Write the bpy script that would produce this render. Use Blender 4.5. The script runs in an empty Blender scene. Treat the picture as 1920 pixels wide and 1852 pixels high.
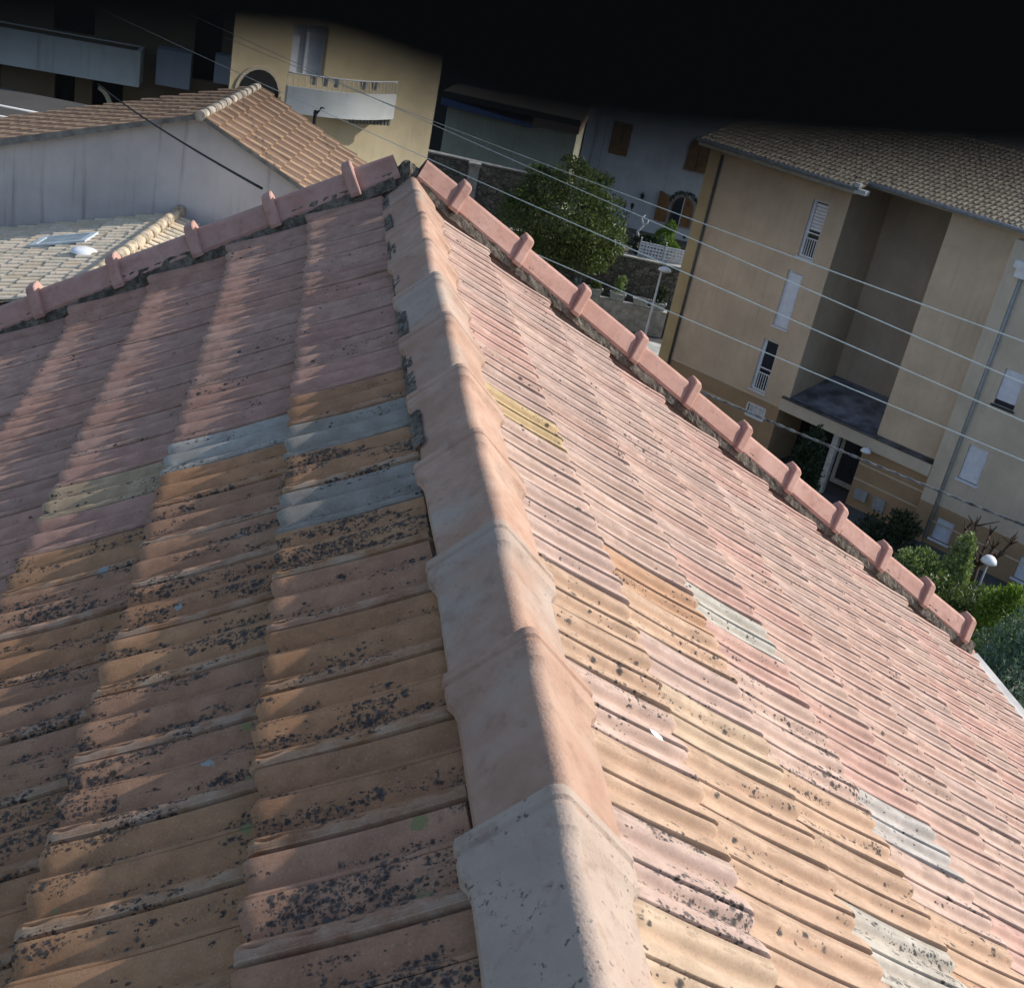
import bpy, math, random
import numpy as np
from mathutils import Vector, Matrix

random.seed(7)
rng = np.random.default_rng(7)
sc = bpy.context.scene
col = sc.collection
R = math.radians

# ------------------------------------------------------------------ camera
CAM = Vector((-0.411, -5.302, 1.075))
AZ, PITCH, ROLL = R(12.236), R(24.37), R(12.06)
fwd = Vector((math.sin(AZ) * math.cos(PITCH), math.cos(AZ) * math.cos(PITCH), -math.sin(PITCH)))
r0 = Vector((math.cos(AZ), -math.sin(AZ), 0))
u0 = r0.cross(fwd)
rgt = r0 * math.cos(ROLL) + u0 * math.sin(ROLL)
upv = -r0 * math.sin(ROLL) + u0 * math.cos(ROLL)
cd = bpy.data.cameras.new("camera")
cam = bpy.data.objects.new("camera", cd)
col.objects.link(cam)
m = Matrix((rgt, upv, -fwd)).transposed().to_4x4()
m.translation = CAM
cam.matrix_world = m
cd.sensor_fit = 'HORIZONTAL'
cd.sensor_width = 36
cd.lens = 2294.4 / 1920 * 36
cd.clip_start = 0.005
cd.clip_end = 2000
cd.dof.use_dof = True
cd.dof.focus_distance = 3.6
cd.dof.aperture_fstop = 20.0
sc.camera = cam

# ------------------------------------------------------------------ light
SUN_HEAD, SUN_EL = R(80), R(33.2)
w = bpy.data.worlds.new("World")
sc.world = w
w.use_nodes = True
nt = w.node_tree
bg = nt.nodes["Background"]
sky = nt.nodes.new("ShaderNodeTexSky")
sky.sky_type = 'NISHITA'
sky.sun_disc = False
sky.sun_elevation = SUN_EL
sky.sun_rotation = SUN_HEAD
nt.links.new(sky.outputs[0], bg.inputs[0])
bg.inputs[1].default_value = 0.15
sd = bpy.data.lights.new("sun", 'SUN')
sd.energy = 4.4
sd.angle = R(0.5)
sd.color = (1.0, 0.95, 0.87)
so = bpy.data.objects.new("sun", sd)
col.objects.link(so)
sdir = Vector((math.cos(SUN_EL) * math.sin(SUN_HEAD), math.cos(SUN_EL) * math.cos(SUN_HEAD), math.sin(SUN_EL)))
so.rotation_euler = sdir.to_track_quat('Z', 'Y').to_euler()
sc.view_settings.view_transform = 'Standard'
sc.view_settings.look = 'None'
sc.view_settings.exposure = 0.28
sc.view_settings.gamma = 1.0


# ------------------------------------------------------------------ helpers
def tag(o, label=None, cat=None, group=None, kind=None):
    if label: o["label"] = label
    if cat: o["category"] = cat
    if group: o["group"] = group
    if kind: o["kind"] = kind
    return o


def empty(name, loc, rz=0.0):
    o = bpy.data.objects.new(name, None)
    o.location = loc
    o.rotation_euler = (0, 0, rz)
    o.empty_display_size = 0.2
    col.objects.link(o)
    return o


class MB:
    def __init__(s):
        s.v = []; s.f = []; s.sm = []

    def quad(s, a, b, c, d, smooth=False):
        n = len(s.v); s.v += [a, b, c, d]; s.f.append((n, n + 1, n + 2, n + 3)); s.sm.append(smooth)

    def poly(s, pts):
        n = len(s.v); s.v += list(pts); s.f.append(tuple(range(n, n + len(pts)))); s.sm.append(False)

    def box(s, x0, x1, y0, y1, z0, z1):
        n = len(s.v)
        s.v += [(x0, y0, z0), (x1, y0, z0), (x1, y1, z0), (x0, y1, z0), (x0, y0, z1), (x1, y0, z1), (x1, y1, z1), (x0, y1, z1)]
        for q in ((0, 3, 2, 1), (4, 5, 6, 7), (0, 1, 5, 4), (1, 2, 6, 5), (2, 3, 7, 6), (3, 0, 4, 7)):
            s.f.append(tuple(n + i for i in q)); s.sm.append(False)
        return s

    def prism(s, pts, y0, y1):
        """polygon of (x, z) extruded along y"""
        k = len(pts)
        a = [(p[0], y0, p[1]) for p in pts]; b = [(p[0], y1, p[1]) for p in pts]
        n = len(s.v); s.v += a + b
        s.f.append(tuple(range(n, n + k))); s.f.append(tuple(range(n + 2 * k - 1, n + k - 1, -1)))
        s.sm += [False, False]
        for i in range(k):
            j = (i + 1) % k
            s.f.append((n + i, n + k + i, n + k + j, n + j)); s.sm.append(False)
        return s

    def prismz(s, pts, z0, z1):
        k = len(pts); n = len(s.v)
        s.v += [(p[0], p[1], z0) for p in pts] + [(p[0], p[1], z1) for p in pts]
        s.f.append(tuple(range(n + k - 1, n - 1, -1))); s.f.append(tuple(range(n + k, n + 2 * k)))
        s.sm += [False, False]
        for i in range(k):
            j = (i + 1) % k
            s.f.append((n + i, n + j, n + k + j, n + k + i)); s.sm.append(False)
        return s

    def tube(s, pts, rad, seg=8, cap=True):
        pts = [Vector(p) for p in pts]
        if not isinstance(rad, (list, tuple)): rad = [rad] * len(pts)
        base = len(s.v)
        pa = None
        for i, p in enumerate(pts):
            d = (pts[min(i + 1, len(pts) - 1)] - pts[max(i - 1, 0)]).normalized()
            if pa is None:
                pa = d.orthogonal().normalized()
            pa = (pa - d * pa.dot(d)).normalized()
            pb = d.cross(pa)
            for k in range(seg):
                t = 2 * math.pi * k / seg
                s.v.append(tuple(p + (pa * math.cos(t) + pb * math.sin(t)) * rad[i]))
        for i in range(len(pts) - 1):
            for k in range(seg):
                a = base + i * seg + k; b = base + i * seg + (k + 1) % seg
                s.f.append((a, b, b + seg, a + seg)); s.sm.append(True)
        if cap:
            s.f.append(tuple(base + k for k in range(seg - 1, -1, -1))); s.sm.append(False)
            e = base + (len(pts) - 1) * seg
            s.f.append(tuple(e + k for k in range(seg))); s.sm.append(False)
        return s

    def lathe(s, prof, c=(0, 0, 0), seg=20):
        """profile of (r, z) about a vertical axis"""
        base = len(s.v)
        for (r_, z_) in prof:
            for k in range(seg):
                t = 2 * math.pi * k / seg
                s.v.append((c[0] + r_ * math.cos(t), c[1] + r_ * math.sin(t), c[2] + z_))
        for i in range(len(prof) - 1):
            for k in range(seg):
                a = base + i * seg + k; b = base + i * seg + (k + 1) % seg
                s.f.append((a, b, b + seg, a + seg)); s.sm.append(True)
        return s

    def build(s, name, mat, parent=None, bevel=0):
        me = bpy.data.meshes.new(name)
        me.from_pydata([tuple(p) for p in s.v], [], s.f)
        me.polygons.foreach_set("use_smooth", s.sm)
        me.materials.append(mat)
        me.update()
        o = bpy.data.objects.new(name, me)
        col.objects.link(o)
        if parent is not None: o.parent = parent
        if bevel:
            b = o.modifiers.new("bevel", 'BEVEL'); b.width = bevel; b.segments = 2; b.limit_method = 'ANGLE'
        return o


def np_mesh(name, V, F, mat, parent=None, smooth=True, attrs=None, sharp=0):
    """fast mesh from numpy arrays; F is (n,4); attrs name -> (kind, array per vertex)"""
    me = bpy.data.meshes.new(name)
    me.vertices.add(len(V)); me.vertices.foreach_set("co", np.ascontiguousarray(V, np.float32).ravel())
    k = F.shape[1]
    me.loops.add(F.size); me.loops.foreach_set("vertex_index", np.ascontiguousarray(F, np.int32).ravel())
    me.polygons.add(len(F))
    me.polygons.foreach_set("loop_start", np.arange(0, F.size, k, dtype=np.int32))
    me.polygons.foreach_set("loop_total", np.full(len(F), k, np.int32))
    me.polygons.foreach_set("use_smooth", np.full(len(F), smooth))
    for an, (kind, arr) in (attrs or {}).items():
        at = me.attributes.new(an, kind, 'POINT')
        at.data.foreach_set({'FLOAT': "value", 'FLOAT_VECTOR': "vector", 'FLOAT_COLOR': "color"}[kind], np.ascontiguousarray(arr, np.float32).ravel())
    me.update(calc_edges=True)
    if sharp: me.set_sharp_from_angle(angle=R(sharp))
    me.materials.append(mat)
    o = bpy.data.objects.new(name, me)
    col.objects.link(o)
    if parent is not None: o.parent = parent
    return o


# ------------------------------------------------------------------ materials
class NT:
    def __init__(s, name, rough=0.85):
        s.m = bpy.data.materials.new(name); s.m.use_nodes = True
        s.t = s.m.node_tree; s.b = s.t.nodes["Principled BSDF"]
        s.b.inputs["Roughness"].default_value = rough
        s.b.inputs["Specular IOR Level"].default_value = 0.25

    def n(s, typ, **kw):
        x = s.t.nodes.new(typ)
        for k, v in kw.items(): setattr(x, k, v)
        return x

    def l(s, a, b): s.t.links.new(a, b)

    def coords(s, kind="Object"):
        return s.n("ShaderNodeTexCoord").outputs[kind]

    def mapping(s, vec, scale=(1, 1, 1), rot=(0, 0, 0)):
        x = s.n("ShaderNodeMapping"); x.inputs["Scale"].default_value = scale; x.inputs["Rotation"].default_value = rot
        s.l(vec, x.inputs[0]); return x.outputs[0]

    def noise(s, vec, scale, detail=4, rough=0.6):
        x = s.n("ShaderNodeTexNoise"); x.inputs["Scale"].default_value = scale; x.inputs["Detail"].default_value = detail
        x.inputs["Roughness"].default_value = rough
        if vec is not None: s.l(vec, x.inputs["Vector"])
        return x.outputs[0]

    def ramp(s, val, a, b, c0=0.0, c1=1.0):
        x = s.n("ShaderNodeMapRange"); x.interpolation_type = 'SMOOTHSTEP'
        for i, v in ((1, a), (2, b), (3, c0), (4, c1)): x.inputs[i].default_value = v
        s.l(val, x.inputs[0]); return x.outputs[0]

    def math(s, op, a, b=None):
        x = s.n("ShaderNodeMath", operation=op)
        for i, v in ((0, a), (1, b)):
            if v is None: continue
            if isinstance(v, (int, float)): x.inputs[i].default_value = v
            else: s.l(v, x.inputs[i])
        return x.outputs[0]

    def mix(s, fac, a, b, mode='MIX'):
        x = s.n("ShaderNodeMix", data_type='RGBA', blend_type=mode)
        for sock, v in ((x.inputs[0], fac), (x.inputs[6], a), (x.inputs[7], b)):
            if isinstance(v, (int, float)): sock.default_value = v
            elif isinstance(v, (tuple, list)): sock.default_value = (*v[:3], 1)
            else: s.l(v, sock)
        return x.outputs[2]

    def bump(s, h, strength=0.3, dist=0.01):
        x = s.n("ShaderNodeBump"); x.inputs["Strength"].default_value = strength; x.inputs["Distance"].default_value = dist
        s.l(h, x.inputs["Height"]); s.l(x.outputs[0], s.b.inputs["Normal"])

    def base(s, c):
        if isinstance(c, (tuple, list)): s.b.inputs["Base Color"].default_value = (*c[:3], 1)
        else: s.l(c, s.b.inputs["Base Color"])
        return s.m


def plain(name, c, rough=0.7, var=0.12, scale=6, metal=0.0, bump=0.0, bscale=60):
    x = NT(name, rough); co = x.coords()
    n1 = x.noise(co, scale, 5)
    lo = tuple(max(0, v * (1 - var * 1.6)) for v in c); hi = tuple(min(1, v * (1 + var)) for v in c)
    x.base(x.mix(x.ramp(n1, .3, .7), lo, hi))
    x.b.inputs["Metallic"].default_value = metal
    if bump: x.bump(x.noise(co, bscale, 4), bump, 0.01)
    return x.m


def plaster(name, c, stain=0.25, sc_=1.0, streak=True, stain_col=(.12, .10, .08)):
    """rendered wall: mottled, with vertical rain streaks"""
    x = NT(name, 0.92); co = x.coords()
    big = x.noise(co, 0.55 * sc_, 5, .65)
    fine = x.noise(co, 40 * sc_, 3)
    lo = tuple(v * 0.84 for v in c); hi = tuple(min(1, v * 1.08) for v in c)
    base = x.mix(x.ramp(big, .3, .7), lo, hi)
    base = x.mix(x.math('MULTIPLY', x.ramp(fine, .35, .75), .14), base, tuple(v * .55 for v in c))
    if streak:
        st = x.noise(x.mapping(co, (3.2 * sc_, 3.2 * sc_, .16 * sc_)), 1.6, 5, .6)
        base = x.mix(x.math('MULTIPLY', x.ramp(st, .52, .75), stain), base, stain_col)
    x.base(base)
    x.bump(fine, .25, .004)
    return x.m


def tile_mat():
    x = NT("terracotta_tiles", 0.82); co = x.coords()
    tint = x.n("ShaderNodeAttribute", attribute_name="tint").outputs["Color"]
    old = x.n("ShaderNodeAttribute", attribute_name="old").outputs["Fac"]
    tuv = x.n("ShaderNodeAttribute", attribute_name="tuv").outputs["Vector"]
    sep = x.n("ShaderNodeSeparateXYZ"); x.l(tuv, sep.inputs[0])
    t, v, lane = sep.outputs[0], sep.outputs[1], sep.outputs[2]
    mid = x.noise(co, 16, 5, .65); fine = x.noise(co, 240, 4, .7); cloud = x.noise(co, 5, 4, .6)
    c = x.mix(x.ramp(mid, .3, .72), x.mix(1.0, tint, (.78, .76, .74), 'MULTIPLY'), x.mix(1.0, tint, (1.12, 1.12, 1.12), 'MULTIPLY'))
    # chalky bleaching on the interlocking band and in drifting clouds
    bandm = x.math('MULTIPLY', x.ramp(t, .2, .1), x.ramp(mid, .35, .65))
    bandm = x.math('MULTIPLY', bandm, x.math('ADD', x.math('MULTIPLY', old, .5), .12))
    c = x.mix(bandm, c, (.42, .36, .28))
    c = x.mix(x.math('MULTIPLY', x.ramp(cloud, .5, .78), x.math('ADD', x.math('MULTIPLY', old, .3), .06)), c, (.36, .24, .13))
    # brown trough patina, partly shade of the steep drops painted into the colour
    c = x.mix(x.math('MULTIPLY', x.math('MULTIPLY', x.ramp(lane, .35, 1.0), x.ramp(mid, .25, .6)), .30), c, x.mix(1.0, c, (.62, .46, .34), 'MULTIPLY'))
    # dark pores
    c = x.mix(x.math('MULTIPLY', x.ramp(fine, .54, .74), .5), c, (.12, .065, .04))
    c = x.mix(x.math('MULTIPLY', x.ramp(fine, .46, .28), .25), c, (.62, .52, .42))
    # black crust lichen: round spots whose number follows a patchy density, merging in the troughs
    pn = x.noise(x.mapping(co, (.75, 2.6, .75)), 6.0, 5, .62)
    sp = x.noise(co, 62, 3, .62)
    dens = x.math('ADD', x.math('MULTIPLY', x.ramp(pn, .46, .62), 1.3), x.math('MULTIPLY', lane, .48))
    dens = x.math('MULTIPLY', x.math('SUBTRACT', dens, .44), x.math('MULTIPLY', old, 1.25))
    dist_co = x.n("ShaderNodeVectorMath", operation='ADD'); x.l(co, dist_co.inputs[0])
    nz = x.n("ShaderNodeTexNoise"); nz.inputs["Scale"].default_value = 150; x.l(co, nz.inputs["Vector"])
    sc3 = x.n("ShaderNodeVectorMath", operation='SCALE'); x.l(nz.outputs["Color"], sc3.inputs[0]); sc3.inputs["Scale"].default_value = .009
    x.l(sc3.outputs[0], dist_co.inputs[1])
    lich = None
    for scl, rad, kk in ((95, .62, 1.0), (190, .6, .8), (52, .55, .7)):
        vo = x.n("ShaderNodeTexVoronoi"); vo.inputs["Scale"].default_value = scl; x.l(dist_co.outputs[0], vo.inputs["Vector"])
        sc_ = x.n("ShaderNodeSeparateColor"); x.l(vo.outputs["Color"], sc_.inputs[0])
        on = x.ramp(x.math('SUBTRACT', x.math('MULTIPLY', dens, kk), sc_.outputs[0]), 0, .02)
        one = x.math('MULTIPLY', on, x.ramp(vo.outputs["Distance"], rad, rad * .45))
        lich = one if lich is None else x.math('MAXIMUM', lich, one)
    lcol = x.mix(x.ramp(x.noise(co, 130, 3), .4, .7), (.016, .017, .018), (.07, .072, .07))
    c = x.mix(x.math('MULTIPLY', lich, .9), c, lcol)
    # pale grey and yellow lichen rosettes
    v2 = x.n("ShaderNodeTexVoronoi"); v2.inputs["Scale"].default_value = 15; x.l(x.mapping(co, (1.3, 1, 1)), v2.inputs["Vector"])
    sepc = x.n("ShaderNodeSeparateColor"); x.l(v2.outputs["Color"], sepc.inputs[0])
    wob = x.math('ADD', v2.outputs["Distance"], x.math('MULTIPLY', x.math('SUBTRACT', sp, .5), .5))
    ros = x.math('MULTIPLY', x.ramp(wob, .26, .2), x.ramp(old, .35, .55))
    c = x.mix(x.math('MULTIPLY', ros, x.ramp(sepc.outputs[0], .945, .955)), c, (.28, .29, .275))
    c = x.mix(x.math('MULTIPLY', ros, x.ramp(sepc.outputs[1], .975, .98)), c, (.20, .185, .08))
    x.base(c)
    x.bump(x.math('ADD', fine, x.math('MULTIPLY', mid, .6)), .2, .0025)
    return x.m


def cap_mat(name, c0, c1, grey=0.3, tintattr=False):
    x = NT(name, .85); co = x.coords()
    inf = x.n("ShaderNodeObjectInfo").outputs["Random"]
    vec = x.n("ShaderNodeVectorMath", operation='ADD'); x.l(co, vec.inputs[0])
    cmb = x.n("ShaderNodeCombineXYZ"); x.l(x.math('MULTIPLY', inf, 37.0), cmb.inputs[0]); x.l(cmb.outputs[0], vec.inputs[1])
    co = vec.outputs[0]
    mid = x.noise(co, 9, 5, .65); fine = x.noise(co, 170, 3, .6); big = x.noise(co, 3.0, 4, .6)
    c = x.mix(x.ramp(mid, .3, .7), c0, c1)
    c = x.mix(x.math('MULTIPLY', x.ramp(inf, 0, 1), .35), c, tuple(v * .78 for v in c0))
    att = x.n("ShaderNodeAttribute", attribute_name="age", attribute_type='OBJECT').outputs["Fac"]
    gm = x.math('MULTIPLY', x.ramp(x.math('ADD', big, x.math('MULTIPLY', att, .3)), .52, .74), grey)
    c = x.mix(gm, c, (.36, .34, .30))
    bl = x.noise(co, 21, 6, .7)
    c = x.mix(x.math('MULTIPLY', x.ramp(bl, .5, .68), .38), c, tuple(v * .55 for v in c0))
    sp = x.noise(co, 85, 5, .7)
    dk = x.ramp(x.math('ADD', x.math('ADD', sp, x.math('MULTIPLY', mid, .5)), x.math('MULTIPLY', att, .15)), .985, 1.05)
    c = x.mix(x.math('MULTIPLY', dk, .8), c, (.05, .05, .048))
    c = x.mix(x.math('MULTIPLY', x.ramp(fine, .6, .78), .35), c, (.12, .08, .06))
    x.base(c)
    x.bump(x.math('ADD', fine, mid), .4, .004)
    return x.m


def mortar_mat():
    x = NT("mortar", .95); co = x.coords()
    n1 = x.noise(co, 25, 6, .7); n2 = x.noise(co, 90, 3)
    c = x.mix(x.ramp(n1, .35, .65), (.07, .058, .045), (.22, .19, .155))
    c = x.mix(x.math('MULTIPLY', x.ramp(n2, .55, .7), .5), c, (.03, .035, .025))
    x.base(c); x.bump(n1, .9, .02)
    return x.m


def canal_mat(name, c0, c1, c2):
    x = NT(name, .9)
    tint = x.n("ShaderNodeAttribute", attribute_name="tint").outputs["Fac"]
    co = x.coords(); n = x.noise(co, 7, 5, .65); f = x.noise(co, 26, 4, .6)
    c = x.mix(x.ramp(tint, 0, .55), c0, c1)
    c = x.mix(x.ramp(tint, .6, 1.0), c, c2)
    c = x.mix(x.math('MULTIPLY', x.ramp(n, .45, .7), .5), c, tuple(v * .55 for v in c1))
    c = x.mix(x.math('MULTIPLY', x.ramp(f, .58, .7), .55), c, (.06, .055, .045))
    x.base(c); x.bump(f, .4, .01)
    return x.m


def leaf_mat(name, lo, hi, trans=0.25):
    x = NT(name, .55)
    tint = x.n("ShaderNodeAttribute", attribute_name="tint").outputs["Fac"]
    c = x.mix(tint, lo, hi)
    x.base(c)
    tr = x.n("ShaderNodeBsdfTranslucent"); x.l(x.mix(1.0, c, (1.2, 1.3, .6), 'MULTIPLY'), tr.inputs[0])
    ms = x.n("ShaderNodeMixShader"); ms.inputs[0].default_value = trans
    out = x.t.nodes["Material Output"]
    x.l(x.b.outputs[0], ms.inputs[1]); x.l(tr.outputs[0], ms.inputs[2]); x.l(ms.outputs[0], out.inputs[0])
    return x.m


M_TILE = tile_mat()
M_CAP = cap_mat("ridge_clay", (.36, .215, .15), (.47, .315, .235), .5)
M_VERGE = cap_mat("verge_clay", (.42, .23, .18), (.52, .32, .265), .14)
M_MORTAR = mortar_mat()
M_HOUSE = plaster("house_render", (.45, .36, .28))
M_WHITE = plain("white_paint", (.72, .74, .76), .5, .06)
M_WHITEBLUE = plain("white_pvc", (.66, .70, .78), .45, .05)
M_GREYMETAL = plain("grey_metal", (.30, .32, .33), .45, .1)
M_ZINC = plain("zinc", (.36, .38, .40), .5, .15)
M_DARK = plain("dark_void", (.015, .015, .017), .8, .2)
M_GLASS = plain("window_glass", (.03, .035, .045), .12, .1)
M_OCHRE = plaster("ochre_render", (.585, .465, .34), .18)
M_OCHRE_L = plaster("pale_ochre_render", (.55, .48, .385), .14)
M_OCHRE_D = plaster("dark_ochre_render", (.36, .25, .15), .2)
M_TRIM = plain("pale_trim", (.55, .47, .36), .8, .08)
M_PINK = plaster("pink_grey_render", (.50, .46, .455), .5, 1.3, True, (.12, .11, .09))
M_YELLOW = plaster("yellow_render", (.62, .515, .33), .16)
M_BALC = plaster("white_balcony_render", (.66, .68, .66), .3)
M_WHITEWALL = plaster("blue_white_render", (.50, .52, .53), .2)
M_OLIVEWALL = plaster("olive_render", (.50, .50, .38), .3)
M_WOOD = plain("brown_shutter", (.20, .105, .04), .6, .2, 4)
M_CABLE = plain("cable", (.62, .68, .65), .5, .05)
M_BLACK = plain("obstruction_black", (.003, .003, .0035), .97, .2)
M_BLUEMETAL = plain("blue_steel", (.10, .17, .34), .35, .12)
M_CONCRETE = plain("concrete", (.34, .33, .30), .9, .2, 3, 0, .3, 40)
M_BARK = plain("bark", (.085, .06, .045), .95, .3, 14, 0, .8, 30)
M_CANAL = canal_mat("canal_tiles_beige", (.37, .31, .23), (.46, .40, .30), (.30, .255, .20))
M_CANAL2 = canal_mat("canal_tiles_mossy", (.58, .47, .33), (.68, .57, .43), (.52, .46, .35))
M_CANAL3 = canal_mat("old_flat_tiles", (.15, .095, .065), (.20, .125, .085), (.40, .27, .17))


def stone_mat():
    x = NT("stone_wall", .95); co = x.coords()
    vo = x.n("ShaderNodeTexVoronoi"); vo.inputs["Scale"].default_value = 3.2; x.l(x.mapping(co, (1, 1, 1.7)), vo.inputs["Vector"])
    ve = x.n("ShaderNodeTexVoronoi", feature='DISTANCE_TO_EDGE'); ve.inputs["Scale"].default_value = 3.2; x.l(x.mapping(co, (1, 1, 1.7)), ve.inputs["Vector"])
    sp = x.n("ShaderNodeSeparateColor"); x.l(vo.outputs["Color"], sp.inputs[0])
    c = x.mix(sp.outputs[0], (.10, .095, .08), (.25, .235, .20))
    c = x.mix(x.ramp(ve.outputs["Distance"], .07, .02), c, (.055, .05, .042))
    n = x.noise(co, 9, 5); c = x.mix(x.math('MULTIPLY', x.ramp(n, .4, .7), .5), c, (.07, .07, .05))
    x.base(c); x.bump(x.ramp(ve.outputs["Distance"], 0, .15), .7, .04)
    return x.m


M_STONE = stone_mat()


def ground_mat():
    x = NT("asphalt", .93); co = x.coords()
    n = x.noise(co, .35, 5); f = x.noise(co, 30, 4)
    c = x.mix(x.ramp(n, .3, .7), (.055, .055, .055), (.11, .105, .10))
    x.base(x.mix(x.math('MULTIPLY', x.ramp(f, .4, .7), .4), c, (.04, .04, .04)))
    return x.m


# ------------------------------------------------------------------ ground
g = MB(); g.quad((-400, -300, -16.0), (500, -300, -16.0), (500, 700, -16.0), (-400, 700, -16.0))
tag(g.build("ground", ground_mat()), "grey asphalt ground around the houses", "ground", kind="structure")
pv = MB(); pv.prismz([(13.2, 49.0), (19.2, 46.2), (20.2, 49.6), (14.0, 52.3)], -15.99, -15.86)
tag(pv.build("pavement", plain("pale_paving", (.42, .42, .40), .9, .15, 2)), "pale paved strip of street beside the ochre building", "pavement", kind="structure")

# ------------------------------------------------------------------ the tiled house we look over
TH = R(30.45); CT, ST = math.cos(TH), math.sin(TH)
W, EXP, S0 = 0.20, 0.36, 0.071
NC, NR = 11, 31
house = empty("tiled_house", (0, -3.0, -16.0))
tag(house, "terracotta tiled house in the foreground whose hip-like gable ridge runs towards the viewer", "house")
house["label"] = "large foreground house with a terracotta tiled gable roof and clay ridge"
HO = Vector((0, -3.0, -16.0))


def profile():
    """height of one tile across its width; t = 0 is the edge away from the viewer on the sunny side"""
    T, H = [], []
    def add(t, h): T.append(t); H.append(h)
    add(0.0, -.010); add(.044, -.010); add(.047, .008); add(.053, .0135); add(.066, .0145); add(.078, .0128); add(.09, .0145); add(.104, .0130); add(.116, .0147); add(.135, .015); add(.15, .015); add(.162, .0148); add(.174, .0138)
    def wave(t0, t1, h0, hv, h1, tv):
        for k in range(1, 7):
            a = k / 6; add(t0 + (tv - t0) * a, h0 + (hv - h0) * (.5 - .5 * math.cos(math.pi * a)))
        for k in range(1, 8):
            a = k / 7; add(tv + (t1 - tv) * a, hv + (h1 - hv) * math.sin(a * math.pi / 2) ** 1.15)
    wave(.178, .574, .0130, .0005, .0150, .285)
    add(.578, .0138); add(.582, .001); add(.597, .001); add(.602, .0110); add(.612, .0118); add(.624, .0118)
    wave(.630, .974, .0112, .0005, .0140, .725)
    add(.988, .0136); add(.996, .0110); add(1.0, -.008)
    return np.array(T), np.array(H)


PT, PH = profile()
VV = np.concatenate([[0, .02], np.linspace(.05, .97, 27), [.985, .995, 1.0]])


def tile_arrays(lane_amp):
    nt_, nv = len(PT), len(VV)
    t, v = np.meshgrid(PT, VV)              # (nv, nt)
    h = np.tile(PH, (nv, 1)).copy()
    grow = np.clip((v - .3) / .65, 0, 1); grow = grow * grow * (3 - 2 * grow)
    rolls = (t > .17) & (t < .995)
    h = np.where(rolls, .004 + (h - .004) * (.86 + .48 * grow), h)
    # row of half-moon nubs along the band
    for k in range(6):
        vc = .1 + k * .155
        h += .0018 * np.exp(-((v - vc) / .022) ** 2) * np.exp(-((t - .15) / .018) ** 2)
        h -= .0085 * np.exp(-((v - vc - .05) / .022) ** 2) * np.exp(-((t - .160) / .014) ** 2)
    # rounded nose at the lower end
    nose = np.clip((v - .965) / .035, 0, 1)
    h -= .006 * nose ** 2
    # skirt down the thickness at the lower end
    L = EXP + .065
    x = v * L
    h_tilt = .034 * v + .0085 * np.clip((v - .52) / .48, 0, 1) ** 1.8
    V0 = np.stack([t * W, x, h + h_tilt], -1).reshape(-1, 3)
    # scalloped end: the rolls reach a little further than the valleys
    V0[:, 1] += (np.tile(PH, (nv, 1)).ravel() - .012) * .55 * (v.ravel() ** 8)
    last = V0[-nt_:].copy(); sk = last.copy(); sk[:, 2] -= .030; sk[:, 1] -= .003
    V0 = np.concatenate([V0, last, sk])
    F = []
    for i in range(nv - 1):
        for j in range(nt_ - 1):
            a = i * nt_ + j; F.append((a, a + 1, a + nt_ + 1, a + nt_))
    b = nv * nt_
    for j in range(nt_ - 1):
        F.append((b + j, b + j + 1, b + nt_ + j + 1, b + nt_ + j))
    F = np.array(F)
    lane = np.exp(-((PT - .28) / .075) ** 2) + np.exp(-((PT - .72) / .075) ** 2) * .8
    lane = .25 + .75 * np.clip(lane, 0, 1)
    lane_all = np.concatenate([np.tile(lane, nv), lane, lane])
    t_all = np.concatenate([t.ravel(), PT, PT]); v_all = np.concatenate([v.ravel(), np.ones(nt_), np.ones(nt_)])
    return V0, F, t_all, v_all, lane_all


TV, TF, T_T, T_V, T_L = tile_arrays(1)

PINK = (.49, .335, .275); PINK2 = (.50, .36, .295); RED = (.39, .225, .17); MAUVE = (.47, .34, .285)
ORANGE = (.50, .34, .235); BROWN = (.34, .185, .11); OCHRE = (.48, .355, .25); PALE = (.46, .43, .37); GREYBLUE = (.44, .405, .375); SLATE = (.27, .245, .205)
special = {  # (side, course, row): (tint, old, label)
    (1, 0, 10): ((.50, .365, .20), .12, "ochre yellow roof tile among pink ones"),
    (1, 2, 12): (PALE, .1, "pale grey-green roof tile high on the sunny slope"),
    (1, 3, 15): (GREYBLUE, .15, "pale bluish grey roof tile on the sunny slope"),
    (1, 2, 18): ((.46, .42, .36), .45, "pale whitish roof tile low on the sunny slope"),
    (-1, 0, 11): (SLATE, .1, "slate grey roof tile nearest the verge on the shaded slope"),
    (-1, 0, 13): ((.255, .23, .195), .1, "slate grey roof tile second in the shaded column"),
    (-1, 1, 10): ((.35, .325, .285), .15, "pale grey roof tile on the shaded slope"),
    (-1, 2, 10): ((.40, .29, .18), .3, "yellowish roof tile on the shaded slope"),
}


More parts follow.
